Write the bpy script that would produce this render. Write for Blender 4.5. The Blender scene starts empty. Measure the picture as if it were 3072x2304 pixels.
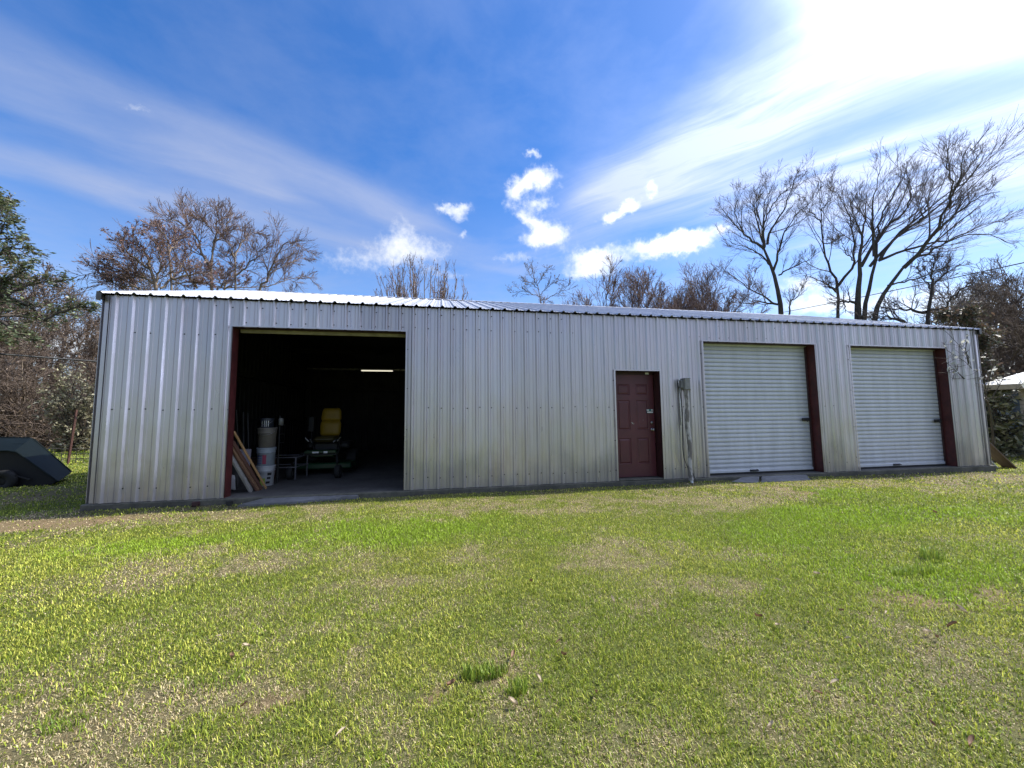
import bpy, math, random
import numpy as np
from mathutils import Vector, Matrix
R = math.radians
scene = bpy.context.scene
COL = scene.collection
random.seed(7)
rng = np.random.default_rng(11)

# ------------------------------------------------------------------ camera
CAM = np.array([5.0685, -6.9942, 1.2582])
YAW, PITCH, ROLL, FPX = R(10.5435), R(4.8353), R(-0.5529), 1150.0
fw = np.array([math.sin(YAW)*math.cos(PITCH), math.cos(YAW)*math.cos(PITCH), math.sin(PITCH)])
rt0 = np.array([math.cos(YAW), -math.sin(YAW), 0.0])
up0 = np.cross(rt0, fw)
rt = rt0*math.cos(ROLL)+up0*math.sin(ROLL)
up = -rt0*math.sin(ROLL)+up0*math.cos(ROLL)
cd = bpy.data.cameras.new('camera')
cam = bpy.data.objects.new('camera', cd)
COL.objects.link(cam)
cd.sensor_width = 36.0
cd.lens = FPX/3072*36.0
cd.clip_start = 0.05
cd.clip_end = 2000
cam.matrix_world = Matrix(((rt[0], up[0], -fw[0], CAM[0]), (rt[1], up[1], -fw[1], CAM[1]),
                           (rt[2], up[2], -fw[2], CAM[2]), (0, 0, 0, 1)))
scene.camera = cam

def ray(x, y):
    return fw + rt*(x-1536)/FPX - up*(y-1152)/FPX
def atR(x, y, dist):                      # point seen at photo pixel x,y at a horizontal distance
    d = ray(x, y)
    return CAM + d*dist/math.hypot(d[0], d[1])
def atY(x, y, Y):
    d = ray(x, y)
    return CAM + d*(Y-CAM[1])/d[1]
def atZ(x, y, Z):
    d = ray(x, y)
    return CAM + d*(Z-CAM[2])/d[2]

# ------------------------------------------------------------------ light
scene.view_settings.view_transform = 'Standard'
scene.view_settings.look = 'None'
scene.view_settings.gamma = 1
scene.view_settings.use_curve_mapping = False
scene.view_settings.exposure = 0.70
SUN_EL = R(50)
sunv = np.array([1.0, 0.125, 0.0])
sunv = sunv/np.linalg.norm(sunv)*math.cos(SUN_EL)
sunv[2] = math.sin(SUN_EL)
sl = bpy.data.lights.new('sun', 'SUN')
sl.energy = 4.9
sl.angle = R(0.5)
sl.color = (1.0, 0.95, 0.82)
so = bpy.data.objects.new('sun', sl)
COL.objects.link(so)
so.rotation_euler = Vector(sunv).to_track_quat('Z', 'Y').to_euler()

world = bpy.data.worlds.new('World')
scene.world = world
world.use_nodes = True

class NT:
    def __init__(s, nt):
        s.nt = nt
        nt.nodes.clear()
    def n(s, typ, **kw):
        nd = s.nt.nodes.new(typ)
        for k, v in kw.items():
            setattr(nd, k, v)
        return nd
    def put(s, sock, v):
        if v is None:
            return
        if isinstance(v, bpy.types.NodeSocket):
            s.nt.links.new(v, sock)
        else:
            if sock.type == 'RGBA' and len(v) == 3:
                v = (*v, 1)
            sock.default_value = v
    def m(s, op, a, b=None, c=None, clamp=False):
        nd = s.n('ShaderNodeMath', operation=op, use_clamp=clamp)
        for i, v in enumerate((a, b, c)):
            s.put(nd.inputs[i], v)
        return nd.outputs[0]
    def v(s, op, a, b=None, scale=None):
        nd = s.n('ShaderNodeVectorMath', operation=op)
        s.put(nd.inputs[0], a)
        s.put(nd.inputs[1], b)
        if scale is not None:
            s.put(nd.inputs['Scale'], scale)
        return nd.outputs['Value'] if op in ('DOT_PRODUCT', 'LENGTH', 'DISTANCE') else nd.outputs[0]
    def noise(s, vec, scale, detail=4, rough=0.5, dist=0.0):
        nd = s.n('ShaderNodeTexNoise')
        s.put(nd.inputs['Vector'], vec)
        nd.inputs['Scale'].default_value = scale
        nd.inputs['Detail'].default_value = detail
        nd.inputs['Roughness'].default_value = rough
        nd.inputs['Distortion'].default_value = dist
        return nd.outputs['Fac'], nd.outputs['Color']
    def mix(s, f, a, b, blend='MIX'):
        nd = s.n('ShaderNodeMix', data_type='RGBA', blend_type=blend)
        s.put(nd.inputs[0], f)
        s.put(nd.inputs[6], a)
        s.put(nd.inputs[7], b)
        return nd.outputs[2]
    def rng(s, v, a, b, c=0.0, d=1.0, smooth=False):
        nd = s.n('ShaderNodeMapRange', interpolation_type='SMOOTHSTEP' if smooth else 'LINEAR')
        s.put(nd.inputs['Value'], v)
        for k, x in zip(('From Min', 'From Max', 'To Min', 'To Max'), (a, b, c, d)):
            s.put(nd.inputs[k], x)
        return nd.outputs['Result']
    def mapping(s, vec, loc=(0, 0, 0), rot=(0, 0, 0), scale=(1, 1, 1)):
        nd = s.n('ShaderNodeMapping')
        s.put(nd.inputs['Vector'], vec)
        nd.inputs['Location'].default_value = loc
        nd.inputs['Rotation'].default_value = rot
        nd.inputs['Scale'].default_value = scale
        return nd.outputs[0]

D = 3072/2212.0
def sky_nodes():
    w = NT(world.node_tree)
    geo = w.n('ShaderNodeNewGeometry')
    dirv = w.v('NORMALIZE', w.n('ShaderNodeTexCoord').outputs['Generated'])
    sky = w.n('ShaderNodeTexSky', sky_type='NISHITA')
    sky.sun_disc = False
    sky.sun_elevation = SUN_EL
    sky.sun_rotation = math.atan2(sunv[0], sunv[1])
    sky.altitude = 0
    sky.air_density = 1.0
    sky.dust_density = 0.4
    sky.ozone_density = 3.0
    hs = w.n('ShaderNodeHueSaturation')
    hs.inputs['Saturation'].default_value = 1.30
    hs.inputs['Hue'].default_value = 0.509
    hs.inputs['Value'].default_value = 1.18
    w.put(hs.inputs['Color'], sky.outputs[0])
    skyc = hs.outputs[0]
    sep = w.n('ShaderNodeSeparateXYZ')
    w.put(sep.inputs[0], dirv)
    zc = w.m('MAXIMUM', sep.outputs[2], 0.03)
    P = w.n('ShaderNodeCombineXYZ')
    w.put(P.inputs[0], w.m('DIVIDE', sep.outputs[0], zc))
    w.put(P.inputs[1], w.m('DIVIDE', sep.outputs[1], zc))
    P = P.outputs[0]
    # warp
    _, nc = w.noise(P, 1.1, 3, 0.5)
    warp = w.v('SCALE', w.v('SUBTRACT', nc, (0.5, 0.5, 0.5)), scale=0.28)
    Pw = w.v('ADD', P, warp)
    def pp(x, y):
        d = ray(x*D, y*D)
        return (d[0]/d[2], d[1]/d[2])
    def band(a, b, width, soft):
        """soft capsule in the cirrus sheet between two places of the sky"""
        a = np.array(pp(*a)); b = np.array(pp(*b))
        ab = b-a; L = np.linalg.norm(ab); u = ab/L; nrm = np.array([-u[1], u[0]])
        q = w.v('SUBTRACT', Pw, (a[0], a[1], 0))
        t = w.v('DOT_PRODUCT', q, (u[0], u[1], 0))
        s_ = w.m('ABSOLUTE', w.v('DOT_PRODUCT', q, (nrm[0], nrm[1], 0)))
        over = w.m('ABSOLUTE', w.m('SUBTRACT', t, w.m('MINIMUM', w.m('MAXIMUM', t, 0.0), L)))
        dist = w.m('ADD', s_, w.m('MULTIPLY', over, 0.55))
        return w.rng(dist, width, width+soft, 1.0, 0.0, True)
    # streak noise follows each family of bands
    def streak(ang, sc, st=7.0, off=0.0):
        mp = w.mapping(Pw, (off, off, 0), (0, 0, ang), (1, 1, 1))
        mp = w.mapping(mp, (0, 0, 0), (0, 0, 0), (1.0, st, 1.0))
        return w.noise(mp, sc, 6, 0.62, 0.3)[0]
    aL = pp(0, 130); bL = pp(850, 430)
    angL = math.atan2(bL[1]-aL[1], bL[0]-aL[0])
    aR = pp(1500, 340); bR = pp(2212, 60)
    angR = math.atan2(bR[1]-aR[1], bR[0]-aR[0])
    sL = streak(-angL, 1.0, 3.6, 3.1)
    sR = streak(-angR, 1.1, 7.0, 8.3)
    soft_n = w.noise(Pw, 2.2, 6, 0.6)[0]
    left = None
    for a, b, wd, sf, k in [((-60, 90), (900, 470), 0.02, 0.20, 0.42), ((-60, 175), (560, 400), 0.02, 0.14, 0.30),
                            ((-80, 330), (760, 540), 0.05, 0.28, 0.36), ((400, 380), (1000, 560), 0.05, 0.38, 0.34),
                            ((250, 420), (620, 560), 0.05, 0.30, 0.25)]:
        v = w.m('MULTIPLY', band(a, b, wd, sf), k)
        left = v if left is None else w.m('ADD', left, v)
    left = w.m('MULTIPLY', left, w.rng(sL, 0.30, 0.70, 0.62, 1.18))
    right = None
    for a, b, wd, sf, k in [((1350, 400), (2300, -40), 0.05, 0.28, 0.46), ((1600, 230), (2300, -120), 0.06, 0.26, 0.36),
                            ((1560, 395), (2300, 210), 0.00, 0.13, 0.35), ((1750, 430), (2400, 300), 0.05, 0.4, 0.38),
                            ((2000, 420), (2400, 420), 0.3, 0.9, 0.42), ((1180, 560), (1500, 330), 0.05, 0.45, 0.26)]:
        v = w.m('MULTIPLY', band(a, b, wd, sf), k)
        right = v if right is None else w.m('ADD', right, v)
    right = w.m('MULTIPLY', right, w.rng(sR, 0.30, 0.68, 0.40, 1.45))
    veil = w.rng(soft_n, 0.40, 0.75, 0.0, 0.20)
    # thin veil thickens towards the sun side
    toward = w.v('DOT_PRODUCT', dirv, tuple(sunv))
    veil = w.m('ADD', veil, w.m('MULTIPLY', w.rng(sep.outputs[1], 0.32, 0.05, 0.0, 0.6), w.rng(sep.outputs[0], 0.3, 0.8, 0.0, 1.0)))  # low veil added out of frame at right, brightens the rib reflections
    veil = w.m('ADD', veil, w.rng(toward, 0.86, 1.0, 0.0, 0.85, True))
    # unseen high cloud added behind the camera, neutralises the light in the shade
    veil = w.m('ADD', veil, w.m('MULTIPLY', w.rng(sep.outputs[1], 0.25, -0.4, 0.0, 0.62, True), w.rng(soft_n, 0.3, 0.6, 0.6, 1.15)))
    cir = w.m('ADD', w.m('ADD', left, right), veil)
    cir = w.m('MINIMUM', cir, 0.97)
    # low pale air close to the horizon
    hor = w.m('MULTIPLY', w.rng(sep.outputs[2], 0.05, 0.52, 0.62, 0.0), w.rng(soft_n, 0.30, 0.60, 0.45, 1.1))
    cir = w.m('MAXIMUM', cir, hor)
    # cumulus puffs
    _, n1 = w.noise(dirv, 9.0, 4, 0.6)
    _, n2 = w.noise(dirv, 34.0, 5, 0.65)
    dw = w.v('ADD', dirv, w.v('SCALE', w.v('SUBTRACT', n1, (0.5, 0.5, 0.5)), scale=0.048))
    dw = w.v('ADD', dw, w.v('SCALE', w.v('SUBTRACT', n2, (0.5, 0.5, 0.5)), scale=0.042))
    puffs = [(1165, 385, 42, 22, 0, 1), (1115, 408, 32, 17, .5, .9), (1168, 440, 36, 14, 0, .8), (1140, 470, 34, 13, -.5, .95),
             (1195, 502, 40, 25, 0, 1.05), (1155, 520, 34, 14, 0, .8), (1150, 332, 18, 8, 0, .75), (977, 447, 36, 11, 0, .85),
             (988, 468, 18, 12, 0, .6), (1408, 404, 17, 14, -.6, .95), (1355, 446, 26, 12, .5, .95), (1315, 472, 22, 12, .5, .95),
             (1285, 558, 50, 24, 0, 1.1), (1420, 538, 60, 20, .1, 1.1), (1490, 515, 44, 20, .2, 1.1), (1262, 590, 52, 14, 0, .7),
             (866, 500, 26, 42, -.2, .55), (905, 540, 70, 26, .1, .62), (780, 560, 120, 30, 0, .52), (1000, 508, 9, 10, 0, .6),
             (300, 228, 22, 7, -.3, .5), (1562, 496, 20, 9, 0, .8), (1730, 610, 46, 22, 0, .8), (1770, 662, 70, 24, 0, .8),
             (90, 745, 190, 55, 0, .95), (2060, 650, 170, 40, 0, .75), (1110, 560, 60, 12, 0, .5), (960, 590, 60, 14, 0, .45)]
    acc = None
    for x, y, sx, sy, ro, k in puffs:
        c = ray(x*D, y*D); c = c/np.linalg.norm(c)
        r_ = rt - c*np.dot(rt, c); r_ /= np.linalg.norm(r_)
        u_ = np.cross(r_, c)
        r2 = r_*math.cos(ro)+u_*math.sin(ro); u2 = -r_*math.sin(ro)+u_*math.cos(ro)
        foc = math.hypot(math.hypot(x*D-1536, y*D-1152), FPX)
        ax, ay = sx*D/foc, sy*D/foc
        q = w.v('SUBTRACT', dw, tuple(c))
        a = w.v('DOT_PRODUCT', q, tuple(r2/ax))
        b = w.v('DOT_PRODUCT', q, tuple(u2/ay))
        e = w.m('ADD', w.m('MULTIPLY', a, a), w.m('MULTIPLY', b, b))
        g = w.m('MULTIPLY', w.m('EXPONENT', w.m('MULTIPLY', e, -0.82)), k)
        acc = g if acc is None else w.m('ADD', acc, g)
    det = w.noise(dirv, 60.0, 6, 0.62)[0]
    cu = w.m('ADD', acc, w.m('MULTIPLY', w.m('SUBTRACT', det, 0.5), 0.85))
    cum = w.rng(cu, 0.22, 1.20, 0.0, 0.96, True)
    cum = w.m('MULTIPLY', cum, w.rng(acc, 0.05, 0.3, 0.0, 1.0))
    phase = w.rng(toward, 0.0, 0.98, 0.0, 1.0)
    phase = w.m('POWER', phase, 3.0)
    cb = w.m('ADD', 3.4, w.m('MULTIPLY', phase, 5.0))
    glare = w.m('POWER', w.rng(toward, 0.90, 1.0, 0.0, 1.0), 1.3)
    cb = w.m('ADD', cb, w.m('MULTIPLY', glare, 45.0))
    rib_light_bank = w.rng(sep.outputs[0], 0.925, 0.985, 0.0, 1.0)  # added bright cloud outside the frame, lights the wall ribs from the right
    cir = w.m('MAXIMUM', cir, w.m('MULTIPLY', rib_light_bank, 0.85))
    cb = w.m('ADD', cb, w.m('MULTIPLY', rib_light_bank, 16.0))
    circ = w.v('SCALE', (0.78, 0.90, 1.26), scale=cb)
    cumc = w.v('SCALE', (1.0, 1.03, 1.07), scale=w.m('ADD', 5.6, w.m('MULTIPLY', phase, 5.0)))
    out = w.mix(cir, skyc, circ)
    out = w.mix(cum, out, cumc)
    bg = w.n('ShaderNodeBackground')
    w.put(bg.inputs['Color'], out)
    bg.inputs['Strength'].default_value = 0.115
    o = w.n('ShaderNodeOutputWorld')
    w.nt.links.new(bg.outputs[0], o.inputs[0])
sky_nodes()

# ------------------------------------------------------------------ helpers
def tag(o, label=None, cat=None, group=None, kind=None):
    if label: o['label'] = label
    if cat: o['category'] = cat
    if group: o['group'] = group
    if kind: o['kind'] = kind
    return o
def empty(name, loc=(0, 0, 0), rz=0.0):
    o = bpy.data.objects.new(name, None)
    o.empty_display_size = 0.2
    o.location = loc
    o.rotation_euler = (0, 0, rz)
    COL.objects.link(o)
    return o
def link(name, me, parent=None, loc=None):
    o = bpy.data.objects.new(name, me)
    COL.objects.link(o)
    if parent: o.parent = parent
    if loc is not None: o.location = loc
    return o
def copy_tree(o, parent=None):
    c = o.copy(); COL.objects.link(c); c.parent = parent
    for ch in list(o.children):
        copy_tree(ch, c)
    return c

class MB:
    def __init__(s):
        s.v = []; s.f = []; s.mi = []; s.sm = []
    def add(s, vs, fs, mi=0, smooth=False):
        b = len(s.v)
        s.v += [tuple(map(float, p)) for p in vs]
        for f in fs:
            s.f.append(tuple(b+i for i in f)); s.mi.append(mi); s.sm.append(smooth)
    def box(s, x0, x1, y0, y1, z0, z1, mi=0, M=None):
        vs = [(x, y, z) for z in (z0, z1) for y in (y0, y1) for x in (x0, x1)]
        if M is not None: vs = [tuple(M @ Vector(p)) for p in vs]
        s.add(vs, [(0, 2, 3, 1), (4, 5, 7, 6), (0, 1, 5, 4), (2, 6, 7, 3), (0, 4, 6, 2), (1, 3, 7, 5)], mi)
    def bbox(s, x0, x1, y0, y1, z0, z1, b=0.01, mi=0, M=None):
        """bevelled box"""
        vs = []; fs = []
        bm_x = [(x0, 1), (x1, -1)]; bm_y = [(y0, 1), (y1, -1)]; bm_z = [(z0, 1), (z1, -1)]
        idx = {}
        for i, (x, sx) in enumerate(bm_x):
            for j, (y, sy) in enumerate(bm_y):
                for k, (z, sz) in enumerate(bm_z):
                    for a in range(3):
                        p = [x+sx*b, y+sy*b, z+sz*b]
                        p[a] = (x, y, z)[a]
                        idx[(i, j, k, a)] = len(vs); vs.append(tuple(p))
        def q(*keys): fs.append(tuple(idx[k] for k in keys))
        q((0,0,0,0),(0,0,1,0),(0,1,1,0),(0,1,0,0)); q((1,0,0,0),(1,1,0,0),(1,1,1,0),(1,0,1,0))
        q((0,0,0,1),(1,0,0,1),(1,0,1,1),(0,0,1,1)); q((0,1,0,1),(0,1,1,1),(1,1,1,1),(1,1,0,1))
        q((0,0,0,2),(0,1,0,2),(1,1,0,2),(1,0,0,2)); q((0,0,1,2),(1,0,1,2),(1,1,1,2),(0,1,1,2))
        for i in (0, 1):
            for j in (0, 1):
                q((i,j,0,0),(i,j,1,0),(i,j,1,1),(i,j,0,1))
                q((i,0,j,0),(i,1,j,0),(i,1,j,2),(i,0,j,2))
                q((0,i,j,1),(1,i,j,1),(1,i,j,2),(0,i,j,2))
                for k in (0, 1):
                    fs.append((idx[(i,j,k,0)], idx[(i,j,k,1)], idx[(i,j,k,2)]))
        if M is not None: vs = [tuple(M @ Vector(p)) for p in vs]
        s.add(vs, fs, mi)
    def tube(s, pts, rad, k=8, mi=0, cap=True, smooth=True):
        pts = [np.array(p, float) for p in pts]
        if not hasattr(rad, '__len__'): rad = [rad]*len(pts)
        vs = []; fs = []
        t0 = pts[1]-pts[0]; t0 /= np.linalg.norm(t0)
        a = np.array([0, 0, 1.0]) if abs(t0[2]) < .9 else np.array([1.0, 0, 0])
        u = np.cross(t0, a); u /= np.linalg.norm(u)
        for i, p in enumerate(pts):
            t = pts[min(i+1, len(pts)-1)]-pts[max(i-1, 0)]; t /= np.linalg.norm(t)+1e-12
            u = u-t*np.dot(u, t); u /= np.linalg.norm(u)+1e-12
            w_ = np.cross(t, u)
            for j in range(k):
                an = 2*math.pi*j/k
                vs.append(p+rad[i]*(u*math.cos(an)+w_*math.sin(an)))
        for i in range(len(pts)-1):
            for j in range(k):
                fs.append((i*k+j, i*k+(j+1) % k, (i+1)*k+(j+1) % k, (i+1)*k+j))
        s.add(vs, fs, mi, smooth)
        if cap:
            s.add(vs[:k], [tuple(range(k))[::-1]], mi); s.add(vs[-k:], [tuple(range(k))], mi)
    def lathe(s, prof, k=24, mi=0, c=(0, 0, 0), M=None, smooth=True):
        """prof: (radius, z)"""
        vs = []; fs = []
        for r_, z in prof:
            for j in range(k):
                a = 2*math.pi*j/k
                vs.append((c[0]+r_*math.cos(a), c[1]+r_*math.sin(a), c[2]+z))
        for i in range(len(prof)-1):
            for j in range(k):
                fs.append((i*k+j, i*k+(j+1) % k, (i+1)*k+(j+1) % k, (i+1)*k+j))
        if M is not None: vs = [tuple(M @ Vector(p)) for p in vs]
        s.add(vs, fs, mi, smooth)
    def build(s, name, mats, parent=None, loc=None):
        me = bpy.data.meshes.new(name)
        me.from_pydata(s.v, [], s.f)
        if not isinstance(mats, (list, tuple)): mats = [mats]
        for m_ in mats: me.materials.append(m_)
        me.polygons.foreach_set('material_index', s.mi)
        me.polygons.foreach_set('use_smooth', s.sm)
        me.update()
        return link(name, me, parent, loc)

def np_mesh(name, V, quads=None, tris=None, mats=(), cols=None, smooth=True, mi=None):
    me = bpy.data.meshes.new(name)
    V = np.asarray(V, np.float32).reshape(-1, 3)
    me.vertices.add(len(V)); me.vertices.foreach_set('co', V.ravel())
    loops = []; tot = []
    if quads is not None and len(quads):
        quads = np.asarray(quads, np.int32).reshape(-1, 4); loops.append(quads.ravel()); tot.append(np.full(len(quads), 4, np.int32))
    if tris is not None and len(tris):
        tris = np.asarray(tris, np.int32).reshape(-1, 3); loops.append(tris.ravel()); tot.append(np.full(len(tris), 3, np.int32))
    loops = np.concatenate(loops); tot = np.concatenate(tot)
    me.loops.add(len(loops)); me.loops.foreach_set('vertex_index', loops)
    me.polygons.add(len(tot))
    st = np.concatenate([[0], np.cumsum(tot)[:-1]]).astype(np.int32)
    me.polygons.foreach_set('loop_start', st)
    me.polygons.foreach_set('use_smooth', np.full(len(tot), smooth))
    if mi is not None: me.polygons.foreach_set('material_index', np.asarray(mi, np.int32))
    for m_ in mats: me.materials.append(m_)
    if cols is not None:
        at = me.color_attributes.new('Col', 'FLOAT_COLOR', 'POINT')
        c4 = np.ones((len(V), 4), np.float32); c4[:, :3] = cols
        at.data.foreach_set('color', c4.ravel())
    me.update(calc_edges=True)
    return me

# ------------------------------------------------------------------ materials
def new_mat(name):
    m = bpy.data.materials.new(name); m.use_nodes = True
    return m, NT(m.node_tree)
def finish(w, base, rough=0.6, metal=0.0, bump=None, bs=0.2, bd=0.01, spec=0.5, trans=None, **kw):
    b = w.n('ShaderNodeBsdfPrincipled')
    w.put(b.inputs['Base Color'], base)
    w.put(b.inputs['Roughness'], rough)
    w.put(b.inputs['Metallic'], metal)
    w.put(b.inputs['Specular IOR Level'], spec)
    for k, v in kw.items(): w.put(b.inputs[k.replace('_', ' ')], v)
    if bump is not None:
        bn = w.n('ShaderNodeBump')
        bn.inputs['Strength'].default_value = bs
        bn.inputs['Distance'].default_value = bd
        w.put(bn.inputs['Height'], bump)
        w.nt.links.new(bn.outputs[0], b.inputs['Normal'])
    o = w.n('ShaderNodeOutputMaterial')
    sh = b.outputs[0]
    if trans is not None:
        t = w.n('ShaderNodeBsdfTranslucent'); w.put(t.inputs[0], base)
        mx = w.n('ShaderNodeMixShader'); mx.inputs[0].default_value = trans
        w.nt.links.new(sh, mx.inputs[1]); w.nt.links.new(t.outputs[0], mx.inputs[2]); sh = mx.outputs[0]
    w.nt.links.new(sh, o.inputs[0])
def simple(name, col, rough=0.6, metal=0.0, var=0.25, scale=6.0, bs=0.15, spec=0.5, col2=None, detail=5, trans=None):
    m, w = new_mat(name)
    tc = w.n('ShaderNodeTexCoord').outputs['Object']
    f, _ = w.noise(tc, scale, detail, 0.6)
    c2 = col2 if col2 else tuple(c*(1-var) for c in col)
    c = w.mix(w.rng(f, 0.35, 0.65, 0, 1), col, c2)
    f2, _ = w.noise(tc, scale*7, 4, 0.6)
    finish(w, c, rough, metal, f2, bs, 0.004, spec, trans)
    return m

def wall_metal(name, base, metal=0.55, dirt=True, r0=0.33):
    m, w = new_mat(name)
    geo = w.n('ShaderNodeNewGeometry').outputs['Position']
    sep = w.n('ShaderNodeSeparateXYZ'); w.put(sep.inputs[0], geo)
    mp = w.mapping(geo, (0, 0, 0), (0, 0, 0), (1, 1, 0.12))
    st, _ = w.noise(mp, 9.0, 6, 0.62)
    bl, _ = w.noise(geo, 1.3, 4, 0.55)
    fine, _ = w.noise(geo, 30.0, 4, 0.7)
    # each sheet of panelling weathers a little differently
    pan = w.m('FLOOR', w.m('DIVIDE', sep.outputs[0], 0.9144))
    wn = w.n('ShaderNodeTexWhiteNoise', noise_dimensions='1D'); w.put(wn.inputs['W'], pan)
    tone = w.rng(wn.outputs['Value'], 0, 1, 0.85, 1.07)
    c = w.mix(w.rng(st, 0.3, 0.7), tuple(b*0.84 for b in base), base)
    c = w.mix(w.rng(bl, 0.35, 0.7, 0.0, 0.35), c, (base[0]*0.98, base[1]*0.88, base[2]*0.92))
    c = w.v('SCALE', c, scale=tone)
    if dirt:
        # mud splash and mildew rise from the slab in an uneven line
        h = w.m('ADD', sep.outputs[2], w.m('ADD', w.m('MULTIPLY', w.m('SUBTRACT', bl, 0.5), 1.5), w.m('MULTIPLY', w.m('SUBTRACT', wn.outputs['Value'], 0.5), 0.35)))
        d = w.rng(h, 0.0, 0.75, 0.70, 0.0, True)
        d = w.m('MULTIPLY', d, w.rng(st, 0.2, 0.75, 0.55, 1.15))
        c = w.mix(d, c, (0.215, 0.20, 0.185))
        sp = w.m('GREATER_THAN', w.m('ADD', fine, w.m('MULTIPLY', bl, 0.25)), 0.87)
        c = w.mix(w.m('MULTIPLY', sp, 0.6), c, (0.09, 0.075, 0.05))
        mt = w.m('MULTIPLY', w.m('SUBTRACT', 1.0, w.m('MULTIPLY', d, 0.8)), metal)
    else:
        mt = metal
    rs_, _ = w.noise(w.mapping(geo, (3.1, 0, 1.7), (0, 0, 0), (1, 1, 0.45)), 0.9, 5, 0.62)
    c = w.mix(w.rng(rs_, 0.60, 0.78, 0.0, 0.38), c, (0.30, 0.17, 0.13))
    rg = w.rng(st, 0.3, 0.7, r0, r0+0.17)
    oil, _ = w.noise(w.mapping(geo, (0, 0, 0), (0, 0, 0), (1, 1, 0.35)), 2.2, 2, 0.5)
    hb = w.m('ADD', oil, w.m('MULTIPLY', fine, 0.02))
    finish(w, c, rg, mt, hb, 0.45, 0.05)
    return m
M_WALL = wall_metal('galvanised_wall_sheet', (0.565, 0.545, 0.56), 0.85, True, 0.26)
M_ROOF = wall_metal('galvanised_roof_sheet', (0.50, 0.515, 0.54), 0.45, False, 0.36)
M_INNER = simple('shade_dark_interior', (0.040, 0.039, 0.039), 0.8, 0.0, 0.4, 2.0)  # the bay's shade is put into the lining and framing colour
M_TRIM = simple('dull_grey_trim', (0.13, 0.125, 0.12), 0.5, 0.5, 0.3, 5.0)
M_RED = simple('oxide_red_steel', (0.085, 0.017, 0.017), 0.5, 0.0, 0.45, 7.0)
M_DRED = simple('dark_red_frame', (0.040, 0.010, 0.011), 0.55, 0.0, 0.4, 8.0)
M_SCREW = simple('dark_screw_head', (0.035, 0.034, 0.035), 0.5, 0.4)
M_BLACK = simple('black_rubber', (0.012, 0.012, 0.012), 0.6)
M_STEEL = simple('worn_steel', (0.40, 0.40, 0.41), 0.35, 0.9, 0.3, 12)
M_GREYPL = simple('grey_electrical_box', (0.22, 0.22, 0.215), 0.5, 0.2, 0.25, 14)
M_WHITE = simple('white_plastic', (0.66, 0.67, 0.68), 0.45, 0, 0.12, 9)
M_OLIVE = simple('weathered_olive_bar', (0.30, 0.27, 0.18), 0.6, 0.1, 0.35, 6)

def concrete(name, base, dark):
    m, w = new_mat(name)
    g = w.n('ShaderNodeNewGeometry').outputs['Position']
    a, _ = w.noise(g, 1.6, 6, 0.65); b, _ = w.noise(g, 14, 6, 0.7); c_, _ = w.noise(g, 90, 3, 0.7)
    c = w.mix(w.rng(a, 0.35, 0.65), base, dark)
    c = w.mix(w.rng(b, 0.45, 0.75, 0, 0.7), c, tuple(x*0.6 for x in dark))
    finish(w, c, 0.9, 0, w.m('ADD', b, w.m('MULTIPLY', c_, 0.4)), 0.5, 0.012)
    return m
M_CONC = concrete('weathered_concrete', (0.125, 0.118, 0.092), (0.055, 0.053, 0.042))
M_FLOOR = concrete('stained_floor_concrete', (0.10, 0.095, 0.088), (0.05, 0.047, 0.044))
M_FLAG = concrete('grey_flagstone', (0.17, 0.17, 0.178), (0.10, 0.10, 0.10))

def shutter_mat():
    m, w = new_mat('white_shutter_steel')
    g = w.n('ShaderNodeNewGeometry').outputs['Position']
    mp = w.mapping(g, (0, 0, 0), (0, 0, 0), (1, 1, 0.15))
    a, _ = w.noise(mp, 5, 5, 0.6); b, _ = w.noise(g, 22, 5, 0.6)
    c = w.mix(w.rng(a, 0.3, 0.7), (0.55, 0.57, 0.62), (0.45, 0.47, 0.51))
    c = w.mix(w.rng(b, 0.55, 0.8, 0, 0.35), c, (0.35, 0.35, 0.35))
    finish(w, c, 0.40, 0.20, b, 0.08, 0.004, 0.4)
    return m
M_SHUT = shutter_mat()
def door_mat():
    m, w = new_mat('maroon_door_paint')
    g = w.n('ShaderNodeNewGeometry').outputs['Position']
    a, _ = w.noise(g, 3, 5, 0.6); b, _ = w.noise(g, 45, 5, 0.7)
    c = w.mix(w.rng(a, 0.3, 0.7), (0.100, 0.022, 0.030), (0.070, 0.017, 0.024))
    c = w.mix(w.m('MULTIPLY', w.m('GREATER_THAN', b, 0.71), 0.5), c, (0.30, 0.16, 0.15))
    finish(w, c, 0.42, 0, b, 0.06, 0.003)
    return m
M_DOOR = door_mat()

def attr_mat(name, rough=0.7, trans=None, spec=0.3, mul=1.0):
    m, w = new_mat(name)
    a = w.n('ShaderNodeVertexColor'); a.layer_name = 'Col'
    c = a.outputs[0]
    if mul != 1.0: c = w.v('SCALE', c, scale=mul)
    finish(w, c, rough, 0, None, 0, 0, spec, trans)
    return m
M_BLADE = attr_mat('grass_blade', 0.5, 0.36, 0.30)
M_LEAF = attr_mat('leaf', 0.45, 0.25, 0.45)

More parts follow.
